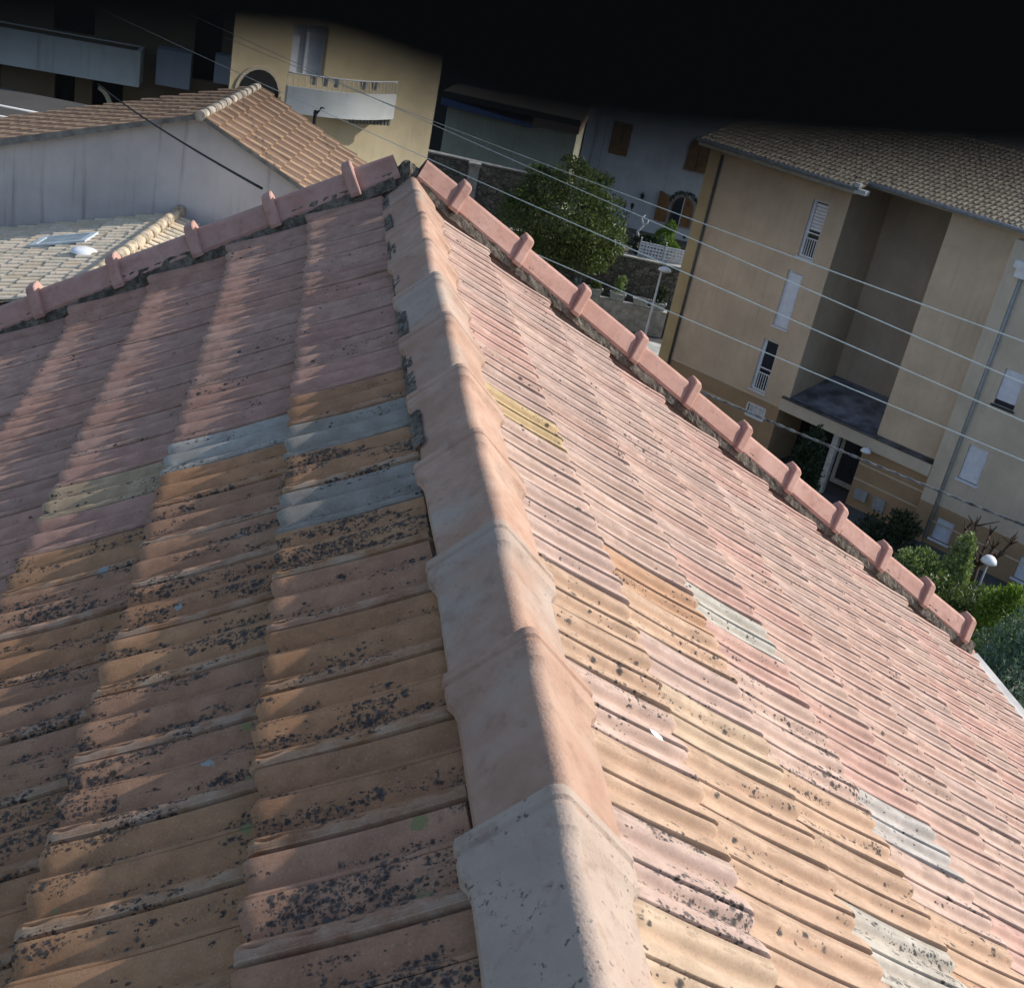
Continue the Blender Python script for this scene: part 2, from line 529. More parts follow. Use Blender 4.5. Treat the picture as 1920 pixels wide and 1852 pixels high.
def pick(side, k, j):
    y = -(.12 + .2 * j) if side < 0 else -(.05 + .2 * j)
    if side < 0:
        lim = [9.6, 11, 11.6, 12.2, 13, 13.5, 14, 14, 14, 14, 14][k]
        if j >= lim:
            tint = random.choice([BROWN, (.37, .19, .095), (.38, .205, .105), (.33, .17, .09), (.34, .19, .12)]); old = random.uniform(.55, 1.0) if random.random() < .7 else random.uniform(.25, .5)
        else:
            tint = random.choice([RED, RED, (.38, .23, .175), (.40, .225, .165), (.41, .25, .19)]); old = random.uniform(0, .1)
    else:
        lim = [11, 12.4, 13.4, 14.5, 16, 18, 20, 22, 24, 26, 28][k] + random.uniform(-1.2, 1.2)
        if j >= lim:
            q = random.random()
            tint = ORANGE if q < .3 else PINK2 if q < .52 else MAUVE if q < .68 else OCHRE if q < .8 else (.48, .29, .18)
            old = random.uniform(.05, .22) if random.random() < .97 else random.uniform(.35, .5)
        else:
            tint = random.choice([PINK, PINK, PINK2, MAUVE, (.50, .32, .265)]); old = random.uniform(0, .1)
    g_ = random.uniform(.94, 1.06)
    return tuple(c * g_ for c in tint), old


def place(side, k, j):
    """vertices of one tile in world space"""
    s_low = S0 + EXP * (k + 1) - (.10 if k == NC - 1 else 0)
    s_top = s_low - (EXP + .065)
    P = TV.copy()
    a = random.gauss(0, .0045)
    P[:, 2] += random.gauss(0, .0012)
    s = s_top + P[:, 1] + random.gauss(0, .0035) + a * (P[:, 0] - W / 2)
    hh = P[:, 2] - .029
    if j == 0: hh = hh + .036 * ((1 - P[:, 0] / W) if side > 0 else P[:, 0] / W) ** 1.5   # first row climbs towards the verge
    if k == 0: hh = hh - .05 * np.clip(((.112 if side > 0 else .098) - s) / .02, 0, 1)
    if side > 0:
        y = -.05 - .2 * j - P[:, 0]             # t grows towards the viewer
    else:
        y = -.12 - .2 * (j + 1) + P[:, 0]       # the same tile turned half round
    y = y + random.gauss(0, .001) - a * (P[:, 1] - .2)
    X = np.stack([side * (s * CT + hh * ST), y, -s * ST + hh * CT], -1)
    F = TF if side < 0 else TF[:, ::-1]
    return X, F


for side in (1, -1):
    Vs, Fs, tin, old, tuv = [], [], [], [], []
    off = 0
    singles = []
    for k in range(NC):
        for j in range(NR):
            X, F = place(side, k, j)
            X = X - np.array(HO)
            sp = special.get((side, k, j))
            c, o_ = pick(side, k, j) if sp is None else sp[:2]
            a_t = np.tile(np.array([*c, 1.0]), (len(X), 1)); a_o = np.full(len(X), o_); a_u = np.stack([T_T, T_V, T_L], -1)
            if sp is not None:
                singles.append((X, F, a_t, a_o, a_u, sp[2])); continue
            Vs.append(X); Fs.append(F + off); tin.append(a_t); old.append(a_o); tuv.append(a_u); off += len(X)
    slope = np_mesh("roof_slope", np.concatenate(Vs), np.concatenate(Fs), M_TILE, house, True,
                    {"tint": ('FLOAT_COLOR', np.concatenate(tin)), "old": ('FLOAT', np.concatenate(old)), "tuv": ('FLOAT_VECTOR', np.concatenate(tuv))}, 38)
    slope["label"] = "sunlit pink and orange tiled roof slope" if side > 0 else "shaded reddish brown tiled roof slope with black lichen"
    for X, F, a_t, a_o, a_u, lab in singles:
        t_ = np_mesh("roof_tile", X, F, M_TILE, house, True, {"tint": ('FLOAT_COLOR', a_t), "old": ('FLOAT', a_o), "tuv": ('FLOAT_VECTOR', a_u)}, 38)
        t_["label"] = lab


def S2(side, s, y, h):
    return (side * (s * CT + h * ST) - HO.x, y - HO.y, -s * ST + h * CT - HO.z)


# under-roof deck, walls
SE = S0 + EXP * NC - .12
deck = MB()
YB = -6.3
for side in (1, -1):
    deck.poly([S2(side, 0, -.04, -.02), S2(side, SE, -.04, -.02), S2(side, SE, YB, -.02), S2(side, 0, YB, -.02)])
deck.build("roof_deck", M_MORTAR, house)
wl = MB(); xw = SE * CT - .35
pts = [(-xw, 0), (xw, 0), (xw, 16 - xw / CT * ST - .06), (0, 16 - .06), (-xw, 16 - xw / CT * ST - .06)]
wl.prism(pts, 2.88, -3.2)
wl.build("wall", M_HOUSE, house)
for side in (1, -1):
    gm = MB()
    p = [Vector(S2(side, SE + .06, yy, -.03)) for yy in (-.02, -3, YB)]
    gm.tube(p, .06, 10)
    gm.box(min(p[0].x, p[0].x + side * .07), max(p[0].x, p[0].x + side * .07), YB - HO.y, p[0].y, p[0].z + .035, p[0].z + .05)
    gm.build("gutter", plain("pale_gutter", (.55, .53, .50), .6), house)

# ridge tiles: angular cap with a rounded crest and a double-ringed collar at the far end
def cap_section(dh):
    """angular cap: two flat flanks and a tight rounded crest, foot turned down a little"""
    half, leg, rad = .106 + dh * 1.2, -.036 + dh * .3, .024
    P = [(-half + .012, leg - .016), (-half, leg - .014), (-half, leg)]
    n = 10
    top = .060 + dh
    for i in range(n + 1):
        a = math.pi * .5 + math.pi * .27 - math.pi * .54 * i / n
        P.append((math.cos(a) * rad, top - rad + math.sin(a) * rad))
    P += [(half, leg), (half, leg - .014), (half - .012, leg - .016)]
    return P


def ridge_cap_mesh(L):
    rings = [(0.0, .002), (.0, .012), (.004, .0155), (.024, .0155), (.029, .0105), (.035, .0105), (.040, .0145), (.080, .0125), (.090, .0045), (.105, .001), (.16, .0), (L * .6, .0), (L, -.003), (L + .05, -.005)]
    V, F = [], []
    for d, dh in rings:
        for (x, z) in cap_section(dh): V.append((x, -d, z))
    n = len(cap_section(0))
    for i in range(len(rings) - 1):
        for j in range(n - 1):
            a = i * n + j; F.append((a, a + n, a + n + 1, a + 1))
    return np.array(V), np.array(F)


ridge_y = [-4.80, -4.42, -4.02, -3.64, -3.25, -2.82, -2.39, -1.96, -1.55, -1.14, -.74, -.36]
ridge_y = sorted(ridge_y, reverse=True) + [-5.2, -5.6, -6.0]
src = None
for i, y in enumerate(ridge_y):
    if src is None:
        V, F = ridge_cap_mesh(.40)
        o = np_mesh("ridge_tile", V, F, M_CAP, house, True, None, 28); src = o
    else:
        o = src.copy(); col.objects.link(o); o.parent = house
    o.location = (.020 + random.gauss(0, .003), y - HO.y, -HO.z + random.gauss(0, .003) - .004)
    o.rotation_euler = (random.gauss(0, .006), random.gauss(0, .02), random.gauss(0, .012))
    o["age"] = .75 if abs(y + 4.02) < .05 or y < -4.3 else random.choice([0, 0, .15, .3])
# first ridge piece closing at the gable
V, F = ridge_cap_mesh(.34); V = V[len(cap_section(0)) * 9:]; V[:, 1] += .1
n = len(cap_section(0)); F = np.array([(i * n + j, (i + 1) * n + j, (i + 1) * n + j + 1, i * n + j + 1) for i in range(4) for j in range(n - 1)])
o = np_mesh("ridge_tile", V, F, M_CAP, house, True, None, 28); o.location = (.02, -HO.y - .02, -HO.z); o["age"] = .1

# rough mortar along both sides of the ridge and under the verge
def rough_strip(path_fn, n, width_pts, seed):
    rg = np.random.default_rng(seed); V = []; k = width_pts
    for i in range(n):
        for j in range(k):
            p = np.array(path_fn(i / (n - 1), j / (k - 1)))
            p += rg.normal(0, .0022, 3) * np.array([1, .6, 1]); V.append(p)
    F = [(i * k + j, i * k + j + 1, (i + 1) * k + j + 1, (i + 1) * k + j) for i in range(n - 1) for j in range(k - 1)]
    return np.array(V), np.array(F)


fn = lambda a, b: S2(-1, .080 + .030 * b, -.1 - a * 2.6, .012 * (1 - b) ** .6 + .004 * math.sin(a * 61) * math.sin(a * 23) + .003)
V, F = rough_strip(fn, 220, 5, 3)
np_mesh("mortar_bed", V, F, M_MORTAR, house, False)
for side in (1, -1):
    fn = lambda a, b, s=side: S2(s, .03 + a * (SE - .05), -.084 - .034 * b, .060 * (1 - b) ** .9 + .030)
    V, F = rough_strip(fn, 220, 6, 13 + side)
    np_mesh("mortar_bed", V, F, M_MORTAR, house, False)
V, F = [], []
for i in range(15):
    for j in range(9):
        xx = -.10 + .2 * i / 14; yy = .02 - .13 * j / 8
        zz = .105 - abs(xx) * .62 - max(0, (j - 5)) * .03
        V.append((xx + random.gauss(0, .004), -HO.y + yy + random.gauss(0, .004), -HO.z + zz + random.gauss(0, .007)))
for i in range(14):
    for j in range(8): a = i * 9 + j; F.append((a + 9, a, a + 1, a + 10))
mo = np_mesh("mortar_lump", np.array(V), np.array(F), M_MORTAR, house, False)
mo["label"] = "rough mortar lump with moss closing the ridge at the gable apex"


# verge tiles
def verge_section(d):
    return [(.012 + d, -.13), (.012 + d, .140 + d * .4), (.004 + d * .6, .149 + d), (-.030, .151 + d), (-.045 - d * .4, .145 + d), (-.100 - d * .8, .078), (-.100 - d * .8, .062), (-.088, .062)]


def verge_mesh(side, L):
    rings = [(-.02, -.006), (L - .050, .0), (L - .0495, .006), (L - .047, .030), (L - .042, .034), (L - .012, .033), (L - .004, .028), (L, .016), (L, -.004)]
    V, F = [], []
    n = len(verge_section(0))
    for d, e in rings:
        for (y, h) in verge_section(e):
            V.append((side * (d * CT + h * ST), y, -d * ST + h * CT))
    for i in range(len(rings) - 1):
        for j in range(n - 1):
            a = i * n + j
            q = (a, a + 1, a + n + 1, a + n)
            F.append(q if side < 0 else q[::-1])
    return np.array(V), np.array(F)


for side in (1, -1):
    src = None
    for k in range(11):
        s_end = .193 + EXP * k + .028
        L_ = .185 if k == 0 else EXP
        if k < 2:
            V, F = verge_mesh(side, L_ + .02)
            o = np_mesh("verge_tile", V, F, M_VERGE, house, False); src = o
            bv = o.modifiers.new("bevel", 'BEVEL'); bv.width = .005; bv.segments = 2; bv.limit_method = 'ANGLE'; bv.angle_limit = R(25)
        else:
            o = src.copy(); col.objects.link(o); o.parent = house
        s0 = s_end - L_ - .02 + random.gauss(0, .003)
        o.location = (side * s0 * CT - HO.x, -HO.y + random.gauss(0, .002), -s0 * ST - HO.z + random.gauss(0, .002))
        o["age"] = random.choice([0, 0, .1])

# small droppings on the tiles
for (side, s, y, h, rr) in ((1, .335, -3.60, .03, .012), ):
    d = MB(); c = Vector(S2(side, s, y, h)); nrm = Vector((side * ST, 0, CT)); a = Vector((side * CT, 0, -ST)); b = Vector((0, 1, 0))
    ring = [c + a * (rr * 1.4 * math.cos(t) * random.uniform(.8, 1.2)) + b * (rr * .8 * math.sin(t)) for t in [i * math.pi / 6 for i in range(12)]]
    n0 = len(d.v); d.v += [tuple(p) for p in ring] + [tuple(c + nrm * .004)]
    for i in range(12): d.f.append((n0 + i, n0 + (i + 1) % 12, n0 + 12)); d.sm.append(True)
    d.build("bird_dropping", M_WHITE, house)

# ------------------------------------------------------------------ black slab added for an unidentified dark object near the lens
obstruction_edge = [(.45 * a, .45 * (b - .0005)) for a, b in [(-.62, -.030), (-.30, -.022), (-.10, -.0125), (-.0253, -.0076), (-.0214, -.0069), (-.0137, -.0057), (-.008, -.0050), (-.005, -.0053), (-.0021, -.0058), (.0018, -.0056), (.0073, -.0049), (.0149, -.0037), (.0199, -.0028), (.10, .004), (.30, .012), (.62, .02)]]
aw = empty("obstruction", (CAM.x + 0.02025 * math.sin(AZ), CAM.y + 0.02025 * math.cos(AZ), CAM.z), -AZ)
tag(aw, "black out-of-focus stand-in slab for an unknown near object across the top of the view", "obstruction")
v_ = MB(); v_.prism(list(obstruction_edge) + [(.279, .16), (-.279, .16)], 0, -.004)
v_.build("obstruction_front", M_BLACK, aw)
cn = MB(); cn.prism([(-.279, .162), (.279, .162), (.279, .168), (-.279, .168)], .0, -.35)
cn.build("canopy", M_BLACK, aw)  # added top slab of the stand-in shape, not a known canopy


# ------------------------------------------------------------------ builders for the far houses
def frame(name, O, head_deg, z=-16.0):
    o = empty(name, (O[0], O[1], z), R(90 - head_deg))
    return o


def holes_wall(mb, x0, x1, z0, z1, holes, depth=.18, y=0.0):
    """front face at y with rectangular holes and their reveals"""
    xs = sorted({x0, x1, *[h[0] for h in holes], *[h[1] for h in holes]})
    zs = sorted({z0, z1, *[h[2] for h in holes], *[h[3] for h in holes]})
    for i in range(len(xs) - 1):
        for j in range(len(zs) - 1):
            cx, cz = (xs[i] + xs[i + 1]) / 2, (zs[j] + zs[j + 1]) / 2
            if any(h[0] < cx < h[1] and h[2] < cz < h[3] for h in holes): continue
            mb.quad((xs[i], y, zs[j]), (xs[i + 1], y, zs[j]), (xs[i + 1], y, zs[j + 1]), (xs[i], y, zs[j + 1]))
    for (a, b, c, d) in holes:
        mb.quad((a, y, c), (a, y, d), (a, y + depth, d), (a, y + depth, c))
        mb.quad((b, y, c), (b, y + depth, c), (b, y + depth, d), (b, y, d))
        mb.quad((a, y, d), (b, y, d), (b, y + depth, d), (a, y + depth, d))
        mb.quad((a, y, c), (a, y + depth, c), (b, y + depth, c), (b, y, c))


def canal_roof(name, mat, parent, ux, uy, origin, nx, ny, wx=.21, ly=.36, r=.075, seed=1, skip=None, up=None):
    """overlapping barrel tiles: ux across, uy up the slope (unit vectors), origin at the eave"""
    rg = np.random.default_rng(seed)
    ux = np.array(ux, float); uy = np.array(uy, float); nz = np.cross(ux, uy)
    seg = 6
    Vs, Fs, T = [], [], []; off = 0
    for i in range(nx):
        for j in range(ny):
            if skip and skip((i + .5) * wx, (j + .5) * ly): continue
            j1, j2 = rg.normal(0, .008), rg.normal(0, .02)
            V = []
            for (d, rr, hz) in ((-.03, r, .030), (ly * 1.12, r * .78, .0)):
                for k in range(seg + 1):
                    a = math.pi * k / seg
                    V.append(np.array(origin) + ux * ((i + .5) * wx + j1 + rr * math.cos(a)) + uy * (j * ly + d + j2) + nz * (hz + rr * .42 * math.sin(a)))
            # lip thickness
            for k in range(seg + 1):
                a = math.pi * k / seg
                V.append(np.array(origin) + ux * ((i + .5) * wx + j1 + r * .75 * math.cos(a)) + uy * (j * ly - .03 + j2) + nz * (.03 + r * .3 * math.sin(a)))
            F = [(k, k + 1, seg + 2 + k, seg + 1 + k) for k in range(seg)] + [(2 * seg + 2 + k, 2 * seg + 3 + k, k + 1, k) for k in range(seg)]
            V = np.array(V); Vs.append(V); Fs.append(np.array(F) + off); off += len(V); T.append(np.full(len(V), rg.random()))
    # pan under the barrels
    o_ = np.array(origin, float)
    a, b = ux * nx * wx, uy * ny * ly
    if skip is None:
        V = np.array([o_ - nz * .005, o_ + a - nz * .005, o_ + a + b - nz * .005, o_ + b - nz * .005]); Vs.append(V); Fs.append(np.array([(3, 2, 1, 0)]) + off); T.append(np.zeros(4))
    return np_mesh(name, np.concatenate(Vs), np.concatenate(Fs)[:, ::-1], mat, parent, True, {"tint": ('FLOAT', np.concatenate(T))}, 40)


def louvre(parent, x0, x1, z0, z1, y, mat, n=14, name="shutter"):
    s = MB(); s.box(x0, x1, y, y + .03, z0, z1)
    for i in range(n):
        z = z0 + (z1 - z0) * (i + .5) / n
        s.box(x0 + .02, x1 - .02, y - .012, y - .001, z - (z1 - z0) / n * .38, z + (z1 - z0) / n * .38)
    return s.build(name, mat, parent)


# ------------------------------------------------------------------ ochre apartment building (right)
A = frame("apartment_building", (17.88, 37.99), 141)
tag(A, "ochre apartment building with a deep vertical recess and narrow stair windows", "building")
Z = lambda z: z + 16.0                                     # heights are written from the ridge of our roof
XL, XR = -5.0, 12.5
wins = [(-.15, .52, Z(-7.85), Z(-5.70)), (-.33, .33, Z(-10.65), Z(-8.45)), (-.50, .20, Z(-13.33), Z(-11.25))]
shut = [(8.63, 9.36, Z(-10.30), Z(-9.0)), (8.40, 9.13, Z(-13.24), Z(-11.93)), (8.23, 8.92, Z(-15.72), Z(-14.87)),
        (11.4, 12.1, Z(-15.72), Z(-14.87)), (11.6, 12.35, Z(-13.24), Z(-11.93)), (11.5, 12.25, Z(-10.3), Z(-9.0)), (8.8, 9.5, Z(-7.35), Z(-6.05))]
wm = MB()
holes_wall(wm, XL, 1.28, Z(-13.56), Z(-4.9), wins, .22)
wm.build("wall", M_OCHRE, A)
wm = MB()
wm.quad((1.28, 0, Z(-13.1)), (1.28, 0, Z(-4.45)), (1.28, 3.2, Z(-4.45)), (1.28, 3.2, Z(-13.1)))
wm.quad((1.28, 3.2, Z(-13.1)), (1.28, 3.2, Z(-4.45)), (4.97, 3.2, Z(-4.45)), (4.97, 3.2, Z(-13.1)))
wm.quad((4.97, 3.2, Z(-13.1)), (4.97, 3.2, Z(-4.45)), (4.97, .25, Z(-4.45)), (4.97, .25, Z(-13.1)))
o = wm.build("recess_wall", plaster("recess_painted_shade", (.42, .345, .265), .2), A); o["label"] = "walls of the deep vertical recess with its shade painted in"  # recess shade is put into a darker wall colour
wm = MB()
wm.quad((4.97, .25, Z(-13.1)), (4.97, .25, Z(-4.45)), (7.45, .25, Z(-4.45)), (7.45, .25, Z(-13.1)))
wm.quad((XL, 0, 0), (XL, 10, 0), (XL, 10, Z(-4.9)), (XL, 0, Z(-4.9)))
wm.quad((XR, 0, 0), (XR, 0, Z(-4.9)), (XR, 10, Z(-4.9)), (XR, 10, 0))
wm.quad((XL, 10, 0), (XR, 10, 0), (XR, 10, Z(-4.9)), (XL, 10, Z(-4.9)))
wm.build("wall", M_OCHRE, A)
# darker ground floor with entrance recess
gf = MB()
vent = (-.35, .42, Z(-14.38), Z(-13.92))
holes_wall(gf, XL, 1.0, 0, Z(-13.56), [vent], .2)
gf.quad((1.0, 0, 0), (1.0, 0, Z(-13.6)), (1.0, 2.2, Z(-13.6)), (1.0, 2.2, 0))
gf.quad((1.0, 2.2, 0), (1.0, 2.2, Z(-13.6)), (4.75, 2.2, Z(-13.6)), (4.75, 2.2, 0))
gf.quad((4.75, 2.2, 0), (4.75, 2.2, Z(-13.6)), (4.75, .05, Z(-13.6)), (4.75, .05, 0))
gf.quad((4.75, .05, 0), (4.75, .05, Z(-13.62)), (7.45, .05, Z(-13.62)), (7.45, .05, 0))
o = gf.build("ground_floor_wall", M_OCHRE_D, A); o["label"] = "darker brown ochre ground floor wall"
rb = MB()
holes_wall(rb, 8.0, XR, Z(-14.45), Z(-4.9), [s for s in shut if s[2] > Z(-14.45)], .16)
rb.build("wall", M_OCHRE_L, A)
rb = MB(); holes_wall(rb, 8.0, XR, 0, Z(-14.45), [s for s in shut if s[2] < Z(-14.45)], .16)
rb.build("ground_floor_wall", M_OCHRE_D, A)
pl = MB(); pl.box(7.452, 7.998, -.10, .3, Z(-14.5), Z(-4.9)); o = pl.build("pilaster", M_OCHRE_L, A)
pl = MB(); pl.box(7.452, 7.998, -.10, .3, 0, Z(-14.502)); pl.build("pilaster", M_OCHRE_D, A)
pl = MB(); pl.box(XL - .03, -4.52, -.035, -.002, 0, Z(-4.95)); o = pl.build("pilaster", plaster("corner_ochre", (.48, .37, .21), .1), A)
for (x0, x1, z) in ((XL, 1.0, -13.56), (XL, 1.0, -14.25), (4.76, 7.45, -13.66), (4.76, 7.45, -14.28), (4.76, 7.45, -14.9), (8.0, XR, -14.45), (8.0, XR, -15.1)):
    tr = MB(); tr.box(x0, x1, -.015 if x0 != 4.76 else .03, -.002 if x0 != 4.76 else .048, Z(z) - .025, Z(z) + .025)
    tr.build("string_course", M_TRIM, A)
# canopy over the entrance: sloping fascia slab, stained on top
cp = MB(); cp.prism([(1.0, Z(-13.60)), (7.44, Z(-13.60)), (7.44, Z(-13.14)), (1.0, Z(-13.14))], -.14, .045)
cp.build("canopy", M_OCHRE_L, A)
cs = MB(); cs.prism([(1.02, Z(-13.138)), (7.44, Z(-13.138)), (7.44, Z(-13.06)), (1.02, Z(-13.06))], -.16, 3.19)
o = cs.build("canopy_roof", plain("stained_slab", (.085, .085, .09), .6, .45, 1.2), A); o["label"] = "dark stained flat roof of the entrance canopy"
sl = MB(); sl.poly([(1.3, 3.15, Z(-12.5)), (1.3, .0, Z(-13.04)), (4.95, .0, Z(-13.04)), (4.95, 3.15, Z(-12.5))])
sl.build("canopy_roof", plain("dark_sheet", (.17, .175, .20), .55, .35, 1.5), A)
# entrance door
dr = MB(); dr.box(3.35, 3.5, 1.2, 1.3, Z(-15.9), Z(-13.65)); dr.box(4.6, 4.74, 1.2, 1.3, Z(-15.9), Z(-13.65)); dr.box(3.5, 4.6, 1.2, 1.3, Z(-13.85), Z(-13.65)); dr.box(3.5, 4.6, 1.2, 1.3, Z(-15.9), Z(-15.7))
d_ = dr.build("door", M_GREYMETAL, A)
pn = MB(); pn.box(3.5, 4.6, 1.235, 1.265, Z(-15.7), Z(-13.85)); pn.build("pane", M_GLASS, d_)
dk = MB(); dk.box(1.02, 4.74, 2.15, 2.19, Z(-15.95), Z(-13.62)); dk.build("entrance_back", M_DARK, A)
pi = MB(); pi.box(3.52, 3.75, -.08, .15, 0, Z(-13.62)); pi.build("pillar", plain("grey_post", (.42, .42, .40), .8), A)
# mail boxes
mbx = MB(); mbx.box(5.0, 5.5, -.06, .03, Z(-15.6), Z(-15.2)); mbx.box(5.8, 6.25, -.06, .03, Z(-15.7), Z(-15.2)); mbx.build("letter_box", M_GREYMETAL, A)
# stair windows
for i, (x0, x1, z0, z1) in enumerate(wins):
    f = MB(); t_ = .06
    f.box(x0 + .001, x0 + .13, .08, .16, z0, z1); f.box(x1 - t_, x1 - .001, .08, .16, z0, z1); f.box(x0 + .13, x1 - t_, .08, .16, z1 - t_, z1 - .001); f.box(x0 + .13, x1 - t_, .08, .16, z0 + .001, z0 + t_)
    f.box(x0 - .04, x1 + .04, -.05, .03, z0 - .06, z0 - .002)
    fo = f.build("window", M_WHITEBLUE, A)
    p_ = MB(); p_.box(x0 + .13, x1 - t_, .12, .135, z0 + t_, z1 - t_); p_.build("pane", M_GLASS, fo)
    if i == 0:
        c_ = MB()
        for k in range(8): c_.box(x0 + .15, x1 - t_ - .01, .10, .115, z1 - .1 - (k + 1) * .125, z1 - .1 - k * .125 - .018)
        c_.build("blind", M_WHITE, fo)
    if i == 1:
        louvre(fo, x0 + .12, x1 - t_ + .03, z0 + .07, z1 - .07, .05, M_WHITEBLUE, 22)
    else:
        r_ = MB(); zt = z0 + .92
        r_.box(x0 + .06, x1 - .02, .02, .05, zt, zt + .045); r_.box(x0 + .06, x1 - .02, .02, .05, zt - .2, zt - .16); r_.box(x0 + .06, x1 - .02, .02, .05, z0 + .05, z0 + .09)
        for k in range(6):
            xx = x0 + .12 + k * (x1 - x0 - .18) / 5; r_.box(xx - .012, xx + .012, .025, .045, z0 + .09, zt - .16)
        r_.build("railing", M_WHITE, fo)
for i, (x0, x1, z0, z1) in enumerate(shut):
    f = MB(); f.box(x0 - .06, x1 + .06, -.06, .04, z0 - .07, z0 - .002); f.box(x0 + .001, x1 - .001, .13, .16, z0, z1)
    fo = f.build("window", M_GLASS if i == 0 else M_WHITEBLUE, A)
    louvre(fo, x0 + .01, x1 - .01, z0 + (.18 if i == 0 else .02), z1 - .005, .07, M_WHITEBLUE, 20, "roller_shutter")
f = MB(); x0, x1, z0, z1 = vent
f.box(x0, x1, .10, .15, z0, z1); f.box(x0 + .002, x1 - .002, -.03, .10, z0 + .002, z0 + .03)
f.box(x0 - .03, x1 + .03, -.03, -.005, z1, z1 + .05); f.box(x0 - .03, x1 + .03, -.03, -.005, z0 - .05, z0); f.box(x0 - .05, x0, -.03, -.005, z0, z1); f.box(x1, x1 + .05, -.03, -.005, z0, z1)
o = f.build("window", M_WHITE, A); o["label"] = "small barred cellar window"
for k in range(4):
    f = MB(); f.box(x0 + k * .19 + .08, x0 + k * .19 + .11, -.01, .03, z0, z1); f.build("bar", M_WHITE, o)
for nm, x, z0, z1, y in (("downpipe", -4.44, .2, Z(-5.2), -.06), ("downpipe", 8.06, .2, Z(-5.2), -.07)):
    t_ = MB(); t_.tube([(x, y, z0), (x, y, z1)], .055, 10)
    for k in range(4): t_.lathe([(.066, 0), (.066, .05)], (x, y, z0 + 1.5 + k * 2.6), 10)
    t_.build(nm, plain("pipe_brown", (.10, .085, .07), .5) if x < 0 else M_GREYMETAL, A)
hopper = MB(); hopper.box(7.75, 8.3, -.3, -.02, Z(-5.75), Z(-5.5)); hopper.box(7.85, 8.2, -.25, -.02, Z(-6.05), Z(-5.752)); hopper.build("hopper", M_WHITE, A)
lm = MB(); lm.lathe([(.0, .16), (.14, .12), (.2, .03), (.19, 0), (0, 0)], (5.02, -.34, Z(-13.66)), 16); lm.tube([(5.02, -.14, Z(-13.5)), (5.02, -.34, Z(-13.52))], .025, 6)
lm.build("wall_lamp", M_WHITE, A)
# eaves and roof
E1, E2 = -.62, -.05
PIT = R(17); cP, sP = math.cos(PIT), math.sin(PIT)
sf = MB(); sf.box(XL - .25, 1.75, E1, 0.0 - .003, Z(-5.02), Z(-4.9)); sf.box(1.752, XR, E2, 3.25, Z(-4.72), Z(-4.6)); o = sf.build("soffit", plain("soffit_white", (.50, .50, .45), .8), A)
gt = MB(); gt.tube([(XL - .3, E1 - .06, Z(-4.82)), (1.8, E1 - .06, Z(-4.82))], .075, 10); gt.tube([(1.85, E2 - .06, Z(-4.60)), (XR, E2 - .06, Z(-4.60))], .075, 10); gt.build("gutter", M_ZINC, A)
bx = MB(); bx.box(1.68, 2.12, E1 - .12, E1 + .2, Z(-4.97), Z(-4.80)); bx.box(1.6, 1.82, E1 - .1, E1 + .1, Z(-4.798), Z(-4.62)); bx.build("gutter_end", M_WHITE, A)
canal_roof("roof", M_CANAL, A, (1, 0, 0), (0, cP, sP), (XL - .25, E1 - .02, Z(-4.76)), 34, 2, seed=3)
canal_roof("roof", M_CANAL, A, (1, 0, 0), (0, cP, sP), (XL - .25, E1 - .02 + .72 * cP, Z(-4.76) + .72 * sP), 88, 17, seed=4)
sk = MB(); sk.box(7.3, 8.4, 1.6, 2.7, Z(-4.1), Z(-3.75)); sk.build("roof_window", M_BLUEMETAL, A).rotation_euler = (0, 0, 0)

# ------------------------------------------------------------------ white house with arched shutters
B = frame("white_house", (20.06, 61.64), 110)
tag(B, "blue-white rendered house with brown arched shutters behind the garden tree", "house")
wb = MB(); wb.box(-6.1, 6.0, 0, 9, 0, Z(-4.5)); wb.build("wall", M_WHITEWALL, B)
def arch_pts(x0, x1, z0, z1, n=12):
    r_ = (x1 - x0) / 2; cx = (x0 + x1) / 2
    return [(x0, z0), (x1, z0)] + [(cx + r_ * math.cos(math.pi * i / n), z1 - r_ + r_ * math.sin(math.pi * i / n)) for i in range(n + 1)]
def arch_window(x0, x1, z0, z1, mid=True, glass_half=False):
    s = MB(); s.prism(arch_pts(x0 - .09, x1 + .09, z0 - .09, z1 + .09), -.04, -.003)
    fo = s.build("window", plain("grey_surround", (.30, .29, .28), .9), B)
    p_ = MB(); p_.prism(arch_pts(x0, x1, z0, z1), -.075, -.042); p_.build("shutter", M_WOOD, fo)
    q = MB(); xm = (x0 + x1) / 2; q.box(xm - .02, xm + .02, -.09, -.076, z0, z1 - .03)
    q.build("mullion", M_WHITE if glass_half else plain("dark_wood", (.05, .03, .015), .7), fo)
    if glass_half:
        h_ = MB(); pts = [p for p in arch_pts(x0 + .05, x1 - .05, z0 + .05, z1 - .05) if p[0] <= xm - .02]
        h_.prism([(xm - .025, z0 + .05), (xm - .025, z1 - .08)] + [p for p in pts[::1] if p[1] > z0 + .06] + [(x0 + .05, z0 + .05)], -.085, -.077)
        h_.build("pane", M_GLASS, fo)
    return fo
arch_window(-.27, .92, Z(-9.02), Z(-7.2)).__setitem__("label", "upper arched window with closed brown shutters")
arch_window(-.42, .80, Z(-12.12), Z(-10.5), True, True).__setitem__("label", "lower arched french window with one glazed leaf")
lf = MB(); lf.prism([(-1.25, Z(-12.1)), (-.58, Z(-12.1)), (-.58, Z(-10.95)), (-.75, Z(-10.65)), (-1.0, Z(-10.5)), (-1.25, Z(-10.45))], -.16, -.1)
lf.build("shutter", M_WOOD, B)
